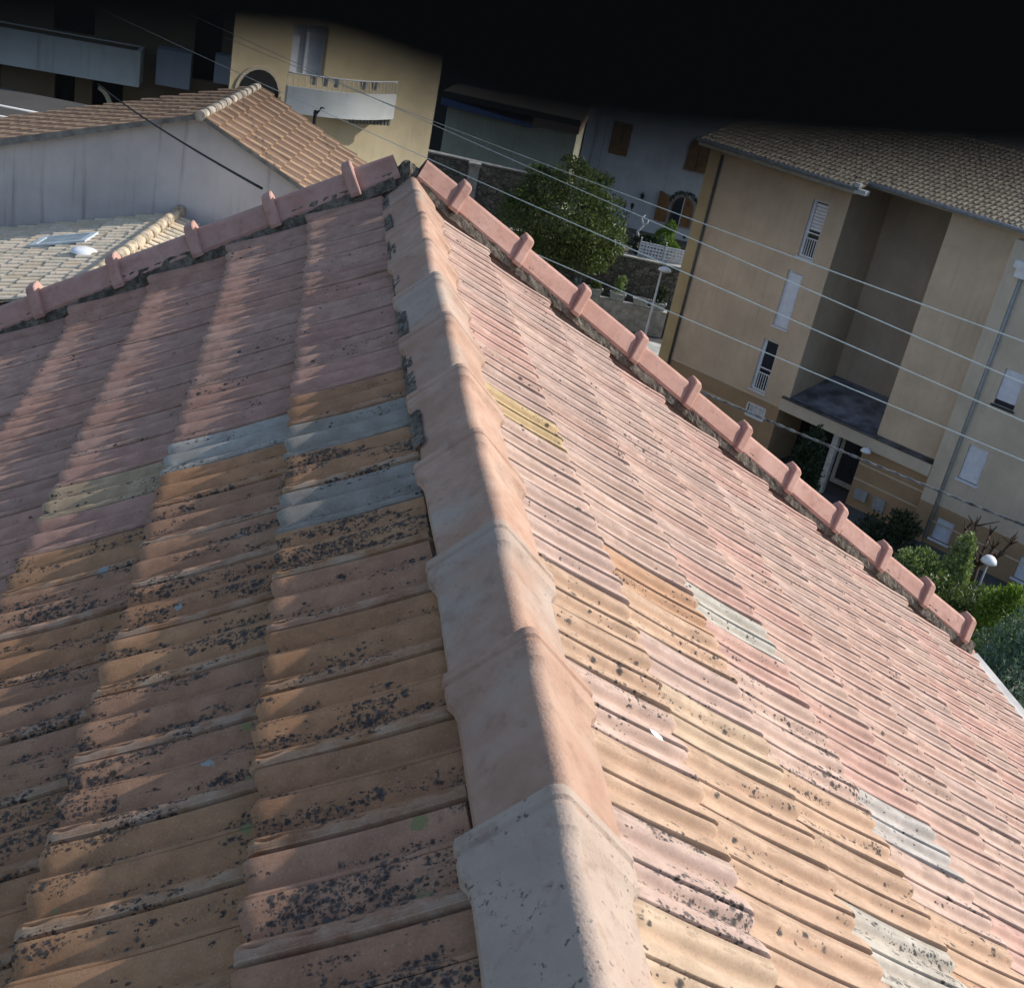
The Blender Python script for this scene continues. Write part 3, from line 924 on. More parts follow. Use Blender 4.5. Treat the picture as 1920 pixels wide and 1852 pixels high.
s = MB(); s.box(-4.62, -4.08, -.06, -.002, Z(-9.05), Z(-7.35)); s.box(-4.05, -3.55, -.06, -.002, Z(-9.05), Z(-7.35)); s.box(-4.6, -3.57, -.03, -.0015, Z(-9.12), Z(-9.06)); s.build("shutter", M_WOOD, B)
gl = MB()
for i in range(60):
    a = math.pi * (.08 + .84 * i / 59); r_ = .86 + random.uniform(-.05, .05); c = Vector((.19 + r_ * math.cos(a), -.06, Z(-11.15) + r_ * math.sin(a)))
    for k in range(3):
        d = Vector((random.gauss(0, .06), random.gauss(0, .03), random.gauss(0, .06))); e = Vector((random.gauss(0, .06), random.gauss(0, .03), random.gauss(0, .06)))
        gl.quad(c, c + d, c + d + e, c + e)
gl.build("garland", plain("dry_vine", (.06, .065, .045), .9), B)
dp = MB(); dp.tube([(-5.5, -.07, 1.5), (-5.5, -.07, Z(-4.7))], .05, 8); dp.tube([(-4.95, -.05, 3.0), (-4.95, -.05, Z(-6.5))], .02, 6); dp.build("downpipe", M_GREYMETAL, B)
wl_ = MB(); wl_.lathe([(.02, .28), (.12, .2), (.09, 0), (.03, -.03)], (-2.15, -.2, Z(-11.1)), 8); wl_.tube([(-2.15, 0, Z(-10.78)), (-2.15, -.2, Z(-10.82))], .02, 6); wl_.build("wall_lamp", M_DARK, B)
ot = MB(); ot.box(.62, .76, -.05, -.002, Z(-12.75), Z(-12.6)); ot.build("vent", M_DARK, B)
rb = MB(); rb.prism([(-6.6, Z(-4.6)), (6.4, Z(-4.6)), (6.4, Z(-4.35)), (-6.6, Z(-4.35))], -.5, 9.5); rb.build("roof", M_CANAL3, B)

# ------------------------------------------------------------------ low olive building with a blue eave
S_ = frame("long_shed", (13.48, 73.48), 105)
tag(S_, "low olive-grey walled building with a bright blue sheet eave", "building")
a_ = MB(); a_.box(-6.0, 2.4, 0, 7, 0, Z(-9.75)); a_.build("wall", M_OLIVEWALL, S_)
a_ = MB(); a_.prism([(-6.4, Z(-9.74)), (-.45, Z(-9.95)), (-.45, Z(-9.8)), (-6.4, Z(-9.3))], -.45, 7); a_.build("eave", M_BLUEMETAL, S_)
a_ = MB(); a_.box(-.44, 2.5, -.3, 7, Z(-9.74), Z(-9.3)); a_.build("eave", plain("clay_eave", (.28, .17, .13), .8), S_)
a_ = MB(); a_.prism([(-6.4, Z(-9.29)), (2.5, Z(-9.29)), (2.5, Z(-8.9)), (-6.4, Z(-8.9))], -.2, 7.2); a_.build("roof", plain("dark_roof", (.06, .055, .05), .9), S_)
# dark gap building further back
G = frame("dark_house", (12.0, 84.0), 100); tag(G, "dark shaded house rising behind the low olive building", "house")
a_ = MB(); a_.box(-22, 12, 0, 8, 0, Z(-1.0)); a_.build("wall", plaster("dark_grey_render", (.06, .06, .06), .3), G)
a_ = MB(); a_.prism([(-22.5, Z(-.99)), (12.5, Z(-.99)), (12.5, Z(-.6)), (-22.5, Z(-.6))], -.5, 8.4); a_.build("roof", M_CANAL3, G)
for x in (-12, -6, 0, 6):
    a_ = MB(); a_.box(x, x + 1, -.03, -.002, Z(-5.5), Z(-4.0)); a_.build("window", M_GLASS, G)

# ------------------------------------------------------------------ yellow building with the curved white balcony
Yb = frame("yellow_building", (2.31, 34.61), 55)
tag(Yb, "pale yellow apartment block with a curved white balcony and dark archway", "building")
a_ = MB()
holes_wall(a_, -6.3, 1.2, 0, Z(-.5), [(-4.4, -3.2, Z(-3.9), Z(-2.5))], .3)
a_.quad((1.2, 0, 0), (1.2, 9, 0), (1.2, 9, Z(-.5)), (1.2, 0, Z(-.5)))
a_.quad((-6.3, 0, 0), (-6.3, 0, Z(-.5)), (-.9, 9, Z(-.5)), (-.9, 9, 0)); a_.quad((-.9, 9, 0), (-.9, 9, Z(-.5)), (1.2, 9, Z(-.5)), (1.2, 9, 0))
a_.build("wall", M_YELLOW, Yb)
a_ = MB(); a_.prismz([(-6.5, -.3), (1.6, -.3), (1.6, 9.4), (-1.1, 9.4)], Z(-.49), Z(-.2)); a_.build("roof", M_CANAL3, Yb)
for (x0, x1, z0, z1) in ((-4.4, -3.2, Z(-3.9), Z(-2.5)),):
    f = MB(); f.box(x0, x0 + .07, .15, .22, z0, z1); f.box(x1 - .07, x1, .15, .22, z0, z1); f.box(x0 + .07, x1 - .07, .15, .22, z1 - .07, z1); xm = (x0 + x1) / 2; f.box(xm - .04, xm + .04, .15, .22, z0, z1 - .07)
    fo = f.build("window", M_WHITEBLUE, Yb); p_ = MB(); p_.box(x0, x1, .23, .25, z0, z1); p_.build("curtain", M_WHITEBLUE, fo)
# bowed balcony
def bow(x, x0=-4.75, x1=-.85, d0=.55, d1=1.0):
    t_ = (x - x0) / (x1 - x0); return -(d0 + (d1 - d0) * math.sin(math.pi * max(0, min(1, t_))) )
xs = [-4.75 + 3.9 * i / 24 for i in range(25)]
bl = MB(); pts = [(x, bow(x)) for x in xs] + [(-.85, -.004), (-4.75, -.004)]
bl.prismz(pts, Z(-4.880), Z(-4.720))
inner = [(x, bow(x) + .12) for x in reversed(xs)]
for i in range(24):
    p0, p1 = xs[i], xs[i + 1]
    bl.prismz([(p0, bow(p0)), (p1, bow(p1)), (p1, bow(p1) + .12), (p0, bow(p0) + .12)], Z(-4.718), Z(-4.140))
bal = bl.build("balcony", M_BALC, Yb)
rl = MB(); rl.tube([(x, bow(x) + .06, Z(-3.780)) for x in xs], .025, 6)
for x in xs[::1]: rl.tube([(x, bow(x) + .06, Z(-4.140)), (x, bow(x) + .06, Z(-3.780))], .012, 5)
rl.build("railing", M_WHITE, bal)
for x in (-3.9, -3.55, -3.2, -2.2, -1.7):
    pt = MB(); pt.lathe([(.08, 0), (.12, .22), (.13, .24), (.0, .24)], (x, bow(x) + .3, Z(-4.160) + .1), 10)
    pt.build("flower_pot", plain("pots", (.40, .36, .34), .8), bal)
ap = MB()
for k in range(12): ap.box(-2.4 + k * .13, -2.33 + k * .13, -.5, -.42, Z(-5.100), Z(-4.890))
ap.build("bracket_row", plain("grey_bracket", (.25, .25, .22), .8), bal)
# dark archway beside the balcony
ar = MB(); ar.prism(arch_pts(-6.15, -4.62, Z(-6.4), Z(-3.75)), -.05, -.003); fo = ar.build("archway", M_TRIM, Yb)
ar = MB(); ar.prism(arch_pts(-6.05, -4.72, Z(-6.4), Z(-3.85)), -.058, -.051); ar.build("opening", M_DARK, fo)
# bracket lamp standing in front
lp = empty("bracket_pole", (-.42, 28.7, -16.0)); tag(lp, "thin dark bracket pole in front of the white curved balcony", "pole")
t_ = MB(); t_.tube([(0, 0, 0), (0, 0, 11.75)], .05, 8); t_.build("pole", M_DARK, lp)
t_ = MB(); t_.tube([(0, 0, 11.6), (.14, 0, 11.85), (.22, 0, 11.84)], .022, 6); t_.build("bracket", M_DARK, lp)

# ------------------------------------------------------------------ apartment block with a white balcony (far left)
L_ = frame("balcony_block", (-6.67, 39.26), 88)
tag(L_, "brown shaded apartment block with a long white balcony at the far left", "building")
a_ = MB()
holes_wall(a_, -9, 6.2, 0, Z(-1.5), [(-2.4, -1.75, Z(-8.1), Z(-6.1)), (-1.2, -.2, Z(-7.8), Z(-6.2)), (-4.4, -4.1, Z(-8.0), Z(-6.2)), (2.0, 2.9, Z(-5.6), Z(-3.4)), (-2.5, -1.2, Z(-4.8), Z(-3.0))], .35)
a_.quad((6.2, 0, 0), (6.2, 8, 0), (6.2, 8, Z(-1.5)), (6.2, 0, Z(-1.5))); a_.quad((-9, 8, 0), (-9, 8, Z(-1.5)), (6.2, 8, Z(-1.5)), (6.2, 8, 0)); a_.quad((-9, 0, 0), (-9, 0, Z(-1.5)), (-9, 8, Z(-1.5)), (-9, 8, 0))
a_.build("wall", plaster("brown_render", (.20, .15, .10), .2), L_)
a_ = MB(); a_.prism([(-9.4, Z(-1.49)), (6.6, Z(-1.49)), (6.6, Z(-1.2)), (-9.4, Z(-1.2))], -.5, 8.4); a_.build("roof", M_CANAL3, L_)
a_ = MB(); a_.box(-2.4, 2.95, .33, .36, Z(-8.1), Z(-3.0)); a_.build("opening", M_DARK, L_)
a_ = MB(); a_.box(-8.0, .42, -1.3, -.004, Z(-5.98), Z(-5.85)); a_.box(-8.0, .42, -1.3, -1.18, Z(-5.848), Z(-4.85)); a_.box(.30, .42, -1.178, -.004, Z(-5.848), Z(-4.85)); b_ = a_.build("balcony", M_BALC, L_)
a_ = MB(); a_.tube([(-7.9, -1.24, Z(-4.7)), (.4, -1.24, Z(-4.7))], .025, 6); a_.build("railing", M_WHITE, b_)
a_ = MB(); a_.box(.9, 2.0, -.9, -.004, Z(-5.85), Z(-4.7)); o = a_.build("balcony", plaster("blue_grey_render", (.34, .36, .42), .2), L_)
a_ = MB(); a_.box(2.75, 5.0, -.7, -.004, Z(-5.5), Z(-4.6)); a_.build("balcony", plaster("blue_grey_render2", (.34, .38, .46), .2), L_)
a_ = MB()
for k in range(9):
    t0 = math.pi * k / 16; t1 = math.pi * (k + 1) / 16
    a_.prism([(-1.05 + .62 * math.sin(t0 + .2), Z(-7.0) + .85 * math.cos(t0 + .2) - .1), (-1.05 + .62 * math.sin(t1 + .2), Z(-7.0) + .85 * math.cos(t1 + .2) - .1), (-1.05 + .47 * math.sin(t1 + .2), Z(-7.0) + .72 * math.cos(t1 + .2) - .1), (-1.05 + .47 * math.sin(t0 + .2), Z(-7.0) + .72 * math.cos(t0 + .2) - .1)], -.5, -.3)
o = a_.build("arch_trim", plain("cream_trim", (.72, .66, .48), .7), L_)

# ------------------------------------------------------------------ pink gable house (left)
P = frame("pink_house", (-2.33, 16.61), 99)
tag(P, "grey-pink gable house with rain-streaked wall and old clay tile roof", "house")
a_ = MB(); a_.prism([(-6.2, 0), (3.4, 0), (3.4, Z(-4.36)), (.06, Z(-2.80)), (-6.2, Z(-4.82))], 0, 4.3); a_.build("wall", M_PINK, P)
# roof planes: left is nearly edge-on, right shows squares of flat tiles
def flat_tiles(name, ux, uy, org, nx, ny, wx, ly, seed):
    rg = np.random.default_rng(seed); Vs, Fs, T = [], [], []; off = 0
    ux = np.array(ux, float); uy = np.array(uy, float); nz = np.cross(ux, uy); org = np.array(org, float)
    if nz[2] < 0: nz = -nz
    for i in range(nx):
        for j in range(ny):
            o_ = org + ux * (i * wx) + uy * (j * ly); h0, h1 = .045 + rg.random() * .012, .01
            w1 = wx * .985
            ang = [(-.0, 0), (.06, .03), (.13, .034), (.2, .004), (w1 * .6, .012), (w1, 0)]
            V = []
            for d, hh in ((0, h0), (ly * 1.05, h1)):
                for (a, b) in ang: V.append(o_ + ux * a + uy * d + nz * (hh + b))
            for (a, b) in ang: V.append(o_ + ux * a + nz * (h0 + b - .035))
            k = len(ang)
            F = [(m_, m_ + 1, k + m_ + 1, k + m_) for m_ in range(k - 1)] + [(2 * k + m_, 2 * k + m_ + 1, m_ + 1, m_) for m_ in range(k - 1)]
            Vs.append(np.array(V)); Fs.append(np.array(F) + off); off += len(V); tt = np.full(len(V), rg.random() * .55); tt[k:k + k] = tt[0]; tt[0:3] += 0; tt[[1, 2, k + 1, k + 2]] = .85 + .15 * rg.random(); tt[2 * k:] = .95; T.append(tt)
    return np_mesh(name, np.concatenate(Vs), np.concatenate(Fs), M_CANAL3, P, False, {"tint": ('FLOAT', np.concatenate(T))})
pr = math.atan2(1.56, 3.34); pl_ = math.atan2(2.02, 6.26)
# right plane: eave at x = 3.6, rising to the ridge at x = .06
flat_tiles("roof_slope", (0, 1, 0), (-math.cos(pr), 0, math.sin(pr)), (3.62, -.16, Z(-4.44)), 10, 10, .46, .40, 5)
flat_tiles("roof_slope", (0, 1, 0), (math.cos(pl_), 0, math.sin(pl_)), (-6.3, -.16, Z(-4.83)), 10, 17, .46, .395, 6)
vb = MB()
vb.poly([(.06, -.165, Z(-2.80)), (.06, -.165, Z(-2.72)), (-6.3, -.165, Z(-4.77)), (-6.3, -.165, Z(-4.93))]); vb.poly([(.06, -.165, Z(-2.72)), (.06, -.165, Z(-2.80)), (3.62, -.165, Z(-4.46)), (3.62, -.165, Z(-4.38))])
vb.poly([(.06, -.16, Z(-2.80)), (-6.3, -.16, Z(-4.93)), (-6.3, .0, Z(-4.93)), (.06, 0, Z(-2.80))]); vb.poly([(.06, -.16, Z(-2.80)), (.06, 0, Z(-2.80)), (3.62, 0, Z(-4.46)), (3.62, -.16, Z(-4.46))])
vb.build("verge", plain("grey_mortar_verge", (.20, .19, .175), .9, .25, 5), P)
rd = MB()
for k in range(11): rd.tube([(.06, -.2 + k * .4, Z(-2.745)), (.06, .23 + k * .4, Z(-2.755))], [.09, .075], 10)
rd.build("ridge_row", plain("white_mortar_ridge", (.52, .46, .38), .9, .3, 6), P)

# lower mossy canal roof against its wall
Q = frame("low_mossy_house", (-2.33, 16.61), 99)
tag(Q, "lower house with a mossy canal tile roof below the grey-pink wall", "house")
ps = math.atan(.293); cq, sq = math.cos(ps), math.sin(ps)
canal_roof("roof_slope", M_CANAL2, Q, (0, -1, 0), (cq, 0, sq), (-.18 - 4.6 * cq, -.02, Z(-4.49) - 4.6 * sq), 27, 13, .2, .354, .078, 8)
canal_roof("roof_slope", M_CANAL2, Q, (0, 1, 0), (-cq, 0, sq), (-.18 + 2.2 * cq, -5.4, Z(-4.49) - 2.2 * sq), 26, 6, .2, .36, .078, 9)
rr = MB()
for k in range(13): rr.tube([(-.18, -.25 - k * .4, Z(-4.44)), (-.18, -.70 - k * .4, Z(-4.46))], [.09, .115], 10)
rr.tube([(-.18, -.02, Z(-4.44)), (-.18, -.24, Z(-4.44))], .1, 10)
rr.build("ridge_row", plain("beige_ridge", (.45, .37, .27), .9, .3, 8), Q)
lw = MB(); zl = Z(-4.49) - 4.4 * sq - .1
lw.prism([(-.18 - 4.3 * cq, 0), (1.8, 0), (1.8, Z(-5.15)), (-.18, Z(-4.6)), (-.18 - 4.3 * cq, zl)], -5.3, -.05); lw.build("wall", M_PINK, Q)
# skylight and white vent cowl on it
def on_q(u, v, up=0): return (u - sq * up, v, Z(-4.49) + .293 * (u + .18) + .03 + up * cq)
k = MB()
for (u0, u1, v0, v1) in ((-2.0, -1.1, -1.56, -1.48), (-2.0, -1.1, -2.12, -2.04), (-2.0, -1.9, -2.04, -1.56), (-1.2, -1.1, -2.04, -1.56)):
    a = [Vector(on_q(*c, .055)) for c in ((u0, v0), (u1, v0), (u1, v1), (u0, v1))]; b = [Vector(on_q(*c, .02)) for c in ((u0, v0), (u1, v0), (u1, v1), (u0, v1))]
    n0 = len(k.v); k.v += [tuple(x) for x in b + a]
    for q in ((4, 5, 6, 7), (0, 1, 5, 4), (1, 2, 6, 5), (2, 3, 7, 6), (3, 0, 4, 7)): k.f.append(tuple(n0 + i for i in q)); k.sm.append(False)
sk = k.build("skylight", plain("skylight_frame", (.46, .52, .56), .5), Q)
k = MB(); k.poly([on_q(-1.9, -2.04, .045), on_q(-1.2, -2.04, .045), on_q(-1.2, -1.56, .045), on_q(-1.9, -1.56, .045)]); k.build("pane", plain("sky_glass", (.30, .38, .42), .15), sk)
k = MB(); c = on_q(-.86, -2.85, .02); k.lathe([(.0, .07), (.10, .06), (.18, .035), (.21, 0)], c, 16); k.build("vent_cowl", M_WHITE, Q)

# railing, air conditioner, basin on a terrace at the far left
te = frame("roof_terrace", (-7.2, 24.0), 97); tag(te, "dim roof terrace with white rail at the left edge", "terrace")
a_ = MB(); a_.box(-6, .9, 0, 6, 0, Z(-5.35)); a_.build("slab", plaster("terrace_render", (.09, .085, .08), .3), te)
a_ = MB()
for z in (-4.62, -4.85, -5.1): a_.tube([(-6, .05, Z(z)), (.85, .05, Z(z))], .025, 6)
for x in (-4, -2, -.4): a_.tube([(x, .05, Z(-5.35)), (x, .05, Z(-4.62))], .02, 6)
a_.build("railing", M_WHITE, te)

# ------------------------------------------------------------------ walls and garden by the street
def bwall(name, label, pts, z0, z1, th, mat, cat="wall"):
    o = empty(name, (pts[0][0], pts[0][1], z0)); tag(o, label, cat)
    a_ = MB(); q = [(p[0] - pts[0][0], p[1] - pts[0][1]) for p in pts]
    d = Vector((q[1][0], q[1][1])).normalized(); nn = Vector((-d.y, d.x)) * th
    a_.prismz([q[0], q[1], (q[1][0] + nn.x, q[1][1] + nn.y), (q[0][0] + nn.x, q[0][1] + nn.y)], 0, z1 - z0)
    a_.build("stonework" if mat is M_STONE else "panel", mat, o)
    c_ = MB(); n2 = nn * .1
    c_.prismz([(q[0][0] - n2.x, q[0][1] - n2.y), (q[1][0] - n2.x, q[1][1] - n2.y), (q[1][0] + nn.x * 1.1, q[1][1] + nn.y * 1.1), (q[0][0] + nn.x * 1.1, q[0][1] + nn.y * 1.1)], z1 - z0 + .002, z1 - z0 + .08)
    c_.build("coping", M_CONCRETE, o)
    return o


bwall("retaining_wall", "dark tall stone retaining wall under the white house garden", [(8.6, 56.4), (22.5, 52.9)], -16, -12.75, .5, M_STONE)
bwall("low_wall", "low grey wall along the street carrying planters", [(13.3, 53.55), (17.9, 52.25)], -16, -14.75, .45, M_CONCRETE)
bwall("garden_wall", "dark stone garden wall behind the roof apex, left of the tree", [(3.0, 61.4), (11.5, 59.4)], -16, -10.4, .5, M_STONE)
te2 = MB(); te2.prismz([(8.6, 57.2), (22.5, 53.7), (26, 62), (8, 66)], -16, -12.9)
tag(te2.build("terrace_ground", plain("garden_soil", (.10, .085, .06), .95, .3, 3)), "raised earth garden terrace in front of the white house", "ground", kind="structure")
gp = MB(); gp.box(-.25, .25, -.25, .25, 0, 5.6); gp.box(-.32, .32, -.32, .32, 5.602, 5.75)
o = gp.build("gate_pillar", M_CONCRETE); o.location = (8.0, 59.4, -16); tag(o, "pale square gate pillar in front of the dark garden wall", "pillar")
# lattice fence
lt = empty("lattice_fence", (16.5, 55.1, -12.75)); lt.rotation_euler = (0, 0, math.atan2(54.5 - 55.1, 19.0 - 16.5)); tag(lt, "grey white lattice fence panel below the bright garden bush", "fence")
a_ = MB(); a_.box(0, 2.6, 0, .05, .75, .8); a_.box(0, 2.6, 0, .05, 0, .05)
for k in range(16): a_.box(k * .17, k * .17 + .075, .0, .045, .05, .75)
for k in range(4): a_.box(0, 2.6, .046, .07, .1 + k * .17, .18 + k * .17)
a_.build("lattice", M_WHITEBLUE, lt)
for x in (0, 1.3, 2.55):
    a_ = MB(); a_.box(x, x + .07, -.03, .08, -.02, 1.0); a_.build("post", M_WHITE, lt)

# street lamp
sl = empty("street_lamp", (15.0, 45.42, -16.0)); tag(sl, "slim pale street lamp beside the ochre building corner", "street lamp")
a_ = MB(); a_.tube([(0, 0, 0), (0, 0, 1.2), (.02, 0, 5.05)], [.075, .06, .04], 10); a_.build("pole", M_WHITE, sl)
a_ = MB(); a_.lathe([(0, .16), (.14, .15), (.26, .09), (.30, 0), (.12, -.05), (0, -.06)], (.14, -.03, 5.05), 20); a_.build("lamp_head", M_WHITE, sl)


# ------------------------------------------------------------------ plants
def leaves(name, mat, parent, blobs, n, size, aspect=2.2, seed=1, up=.3, shell=.55):
    """leaf-sized faces spread through the volume of several lobes"""
    rg = np.random.default_rng(seed)
    blobs = [(np.array(c, float), np.array(r_, float)) for c, r_ in blobs]
    wts = np.array([np.prod(r_) ** (2 / 3) for _, r_ in blobs]); wts /= wts.sum()
    V, T = [], []
    cnt = (wts * n).astype(int)
    for (c, r_), m_ in zip(blobs, cnt):
        d = rg.normal(size=(m_, 3)); d /= np.linalg.norm(d, axis=1)[:, None]
        rad = shell + (1 - shell) * rg.random(m_) ** .6
        clump = rg.normal(size=(max(4, m_ // 35), 3)); clump /= np.linalg.norm(clump, axis=1)[:, None]
        own = clump[rg.integers(0, len(clump), m_)]
        d = d * .35 + own * .9 + rg.normal(size=(m_, 3)) * .13; d /= np.linalg.norm(d, axis=1)[:, None]
        p = c + d * r_ * (rad * (1 + rg.normal(0, .07, m_)))[:, None]
        ax = rg.normal(size=(m_, 3)) + d * .8 + np.array([0, 0, up]); ax /= np.linalg.norm(ax, axis=1)[:, None]
        sd_ = np.cross(ax, rg.normal(size=(m_, 3))); sd_ /= np.linalg.norm(sd_, axis=1)[:, None]
        s_ = size * (.6 + .8 * rg.random(m_))[:, None]
        a, b = ax * s_ * .5, sd_ * s_ * .5 / aspect
        q = np.stack([p - a, p + b, p + a, p - b], 1)
        V.append(q.reshape(-1, 3)); T.append(np.repeat(np.clip(.5 + .35 * rg.normal(size=m_) , 0, 1), 4))
    V = np.concatenate(V); T = np.concatenate(T); F = np.arange(len(V)).reshape(-1, 4)
    return np_mesh(name, V, F, mat, parent, False, {"tint": ('FLOAT', T)})


def trunk(parent, h, r_, limbs, seed, name="trunk", mat=None):
    rd_ = random.Random(seed); t_ = MB()
    t_.tube([(0, 0, -.1), (.05, .02, h * .4), (-.03, .05, h * .75), (0, 0, h)], [r_, r_ * .8, r_ * .6, r_ * .35], 9)
    for i in range(limbs):
        a = rd_.uniform(0, 6.28); z = h * rd_.uniform(.4, .85); l_ = h * rd_.uniform(.3, .55)
        p1 = Vector((math.cos(a) * l_ * .5, math.sin(a) * l_ * .5, z + l_ * .35)); p2 = Vector((math.cos(a) * l_, math.sin(a) * l_, z + l_ * .6))
        t_.tube([(0, 0, z), p1, p2], [r_ * .4, r_ * .25, r_ * .1], 6)
    return t_.build(name, mat or M_BARK, parent)


LF_OLIVE = leaf_mat("olive_leaf", (.035, .055, .018), (.16, .21, .075))
LF_BRIGHT = leaf_mat("bright_leaf", (.06, .12, .015), (.20, .30, .05))
LF_DARK = leaf_mat("dark_leaf", (.012, .022, .012), (.045, .07, .035))
LF_PALE = leaf_mat("pale_leaf", (.10, .15, .06), (.30, .37, .17))
LF_BLUE = leaf_mat("blue_leaf", (.06, .11, .08), (.20, .29, .22))
LF_GREY = leaf_mat("grey_leaf", (.10, .12, .10), (.34, .37, .33))

tr_ = empty("garden_tree", (11.9, 53.6, -14.5)); tag(tr_, "broad round olive-green garden tree in front of the white house", "tree")
trunk(tr_, 3.2, .2, 9, 4)
leaves("crown", LF_OLIVE, tr_, [((0, 0, 3.6), (2.6, 2.4, 2.1)), ((-1.7, .2, 3.0), (1.6, 1.5, 1.5)), ((1.7, -.3, 3.1), (1.6, 1.5, 1.8)), ((.6, .3, 4.9), (1.6, 1.5, 1.1)), ((-.9, .2, 4.7), (1.3, 1.2, .9)), ((1.3, -.4, 1.9), (1.6, 1.4, 1.0)), ((-.6, -.6, 2.0), (1.8, 1.4, 1.0)), ((-2.5, .2, 3.9), (.7, .6, .6)), ((2.4, -.2, 4.2), (.7, .6, .7)), ((.1, .2, 5.9), (.8, .7, .5)), ((-1.6, .3, 5.2), (.6, .6, .5)), ((2.9, -.3, 2.6), (.6, .6, .7)), ((1.7, .2, 5.4), (.55, .5, .5))], 21000, .20, 3.0, 11, .5, .5)

bb = empty("garden_bush", (17.95, 55.9, -12.9)); tag(bb, "bright green bush beside the arched french window", "bush")
trunk(bb, .6, .05, 5, 5, "stem")
leaves("foliage", LF_BRIGHT, bb, [((0, 0, 1.0), (.6, .5, .75)), ((.15, 0, 1.7), (.35, .3, .4)), ((.4, -.1, .6), (.5, .4, .5))], 2600, .13, 2, 12)
b2 = empty("dark_bush", (17.0, 55.8, -12.9)); tag(b2, "dark tangled bush on the terrace left of the bright bush", "bush")
trunk(b2, .7, .05, 8, 6, "stem"); leaves("foliage", LF_DARK, b2, [((0, 0, .55), (.95, .6, .6)), ((.8, 0, .4), (.6, .5, .45))], 2600, .12, 2, 13)
# white garden figure and candelabra on the terrace
st = empty("garden_ornament", (16.75, 56.6, -12.9)); tag(st, "curving white garden ornament between tree and arched window", "ornament")
a_ = MB(); a_.tube([(0, 0, 0), (.05, 0, .7), (-.12, 0, 1.1), (.12, 0, 1.45), (-.05, 0, 1.8), (.1, 0, 2.0)], [.09, .07, .06, .06, .05, .02], 8); a_.tube([(.12, 0, 1.45), (.3, 0, 1.6), (.33, 0, 1.8)], [.05, .04, .02], 6); a_.build("body", M_WHITE, st)
a_ = MB(); a_.lathe([(.22, -.05), (.22, .1), (.12, .14), (0, .14)], (0, 0, 0), 12); a_.build("base", M_CONCRETE, st)
la = empty("lantern_post", (15.9, 56.8, -12.9)); tag(la, "black twin-headed garden lantern post by the white wall", "lamp post")
a_ = MB(); a_.tube([(0, 0, 0), (0, 0, 2.0)], .03, 8); a_.tube([(-.2, 0, 2.15), (-.2, 0, 1.95), (0, 0, 1.85), (.2, 0, 1.95), (.2, 0, 2.15)], .018, 6); a_.build("post", M_DARK, la)
for sx in (-.2, .2):
    a_ = MB(); a_.lathe([(.04, 0), (.1, .22), (.12, .24), (0, .34)], (sx, 0, 2.15), 8); a_.build("lantern", M_DARK, la)
bn = empty("garden_chair", (15.6, 55.6, -12.9)); bn.rotation_euler = (0, 0, .5); tag(bn, "white garden lounge chair at the tree's right edge", "chair")
a_ = MB(); a_.box(-.3, .3, -.3, .3, .38, .43); a_.build("seat", M_WHITE, bn)
a_ = MB(); a_.prism([(-.3, .431), (.3, .431), (.3, 1.0), (-.3, 1.0)], .26, .3); a_.build("backrest", M_WHITE, bn)
for sx in (-.27, .27):
    for sy in (-.27, .27):
        a_ = MB(); a_.tube([(sx, sy, 0), (sx, sy, .38)], .02, 6); a_.build("leg", M_WHITE, bn)

plant_kinds = [(14.3, 53.48, "low leafy plant in the leftmost planter on the street wall", LF_OLIVE, .35, .28, -14.67),
               (15.45, 53.16, "tall bright plant in the second planter on the street wall", LF_PALE, .85, .34, -14.67),
               (16.6, 52.83, "bare third planter on the street wall beside the lamp", None, 0, 0, -14.67),
               (17.45, 52.60, "dark leafy planter at the right end of the street wall", LF_DARK, .8, .42, -14.67)]
src = None
for i, (x, y, lab, lf_, h, r_, z) in enumerate(plant_kinds):
    if src is None:
        p_ = empty("planter", (x, y, z), -.27); src = p_
        a_ = MB(); n0 = 0
        for (z0, z1, w0, w1, d0, d1) in ((0, .36, .33, .39, .15, .19),):
            a_.v += [(-w0, -d0, z0), (w0, -d0, z0), (w0, d0, z0), (-w0, d0, z0), (-w1, -d1, z1), (w1, -d1, z1), (w1, d1, z1), (-w1, d1, z1)]
            for q in ((0, 3, 2, 1), (0, 1, 5, 4), (1, 2, 6, 5), (2, 3, 7, 6), (3, 0, 4, 7)): a_.f.append(q); a_.sm.append(False)
            a_.box(-.35, .35, -.16, .16, .28, .32); a_.box(-.42, .42, -.22, -.17, .32, .38); a_.box(-.42, .42, .17, .22, .32, .38); a_.box(-.42, -.37, -.17, .17, .32, .38); a_.box(.37, .42, -.17, .17, .32, .38)
        tub = a_.build("tub", plain("grey_planter", (.34, .35, .34), .85, .15), p_)
    else:
        p_ = src.copy(); col.objects.link(p_); p_.location = (x, y, z)
        c_ = tub.copy(); col.objects.link(c_); c_.parent = p_
    tag(p_, lab, "planter", "planters on the street wall")
    if lf_ is not None:
        leaves("foliage", lf_, p_, [((0, 0, .35 + h * .5), (r_, r_ * .7, h * .55)), ((.05, 0, .35 + h * .85), (r_ * .6, r_ * .5, h * .3))], 900, .13, 2.4, 40 + i, .8, .2)
ag = empty("agave_plant", (13.55, 54.3, -14.9)); tag(ag, "silvery spiky plant beside the verge, left of the planters", "plant")
a_ = MB()
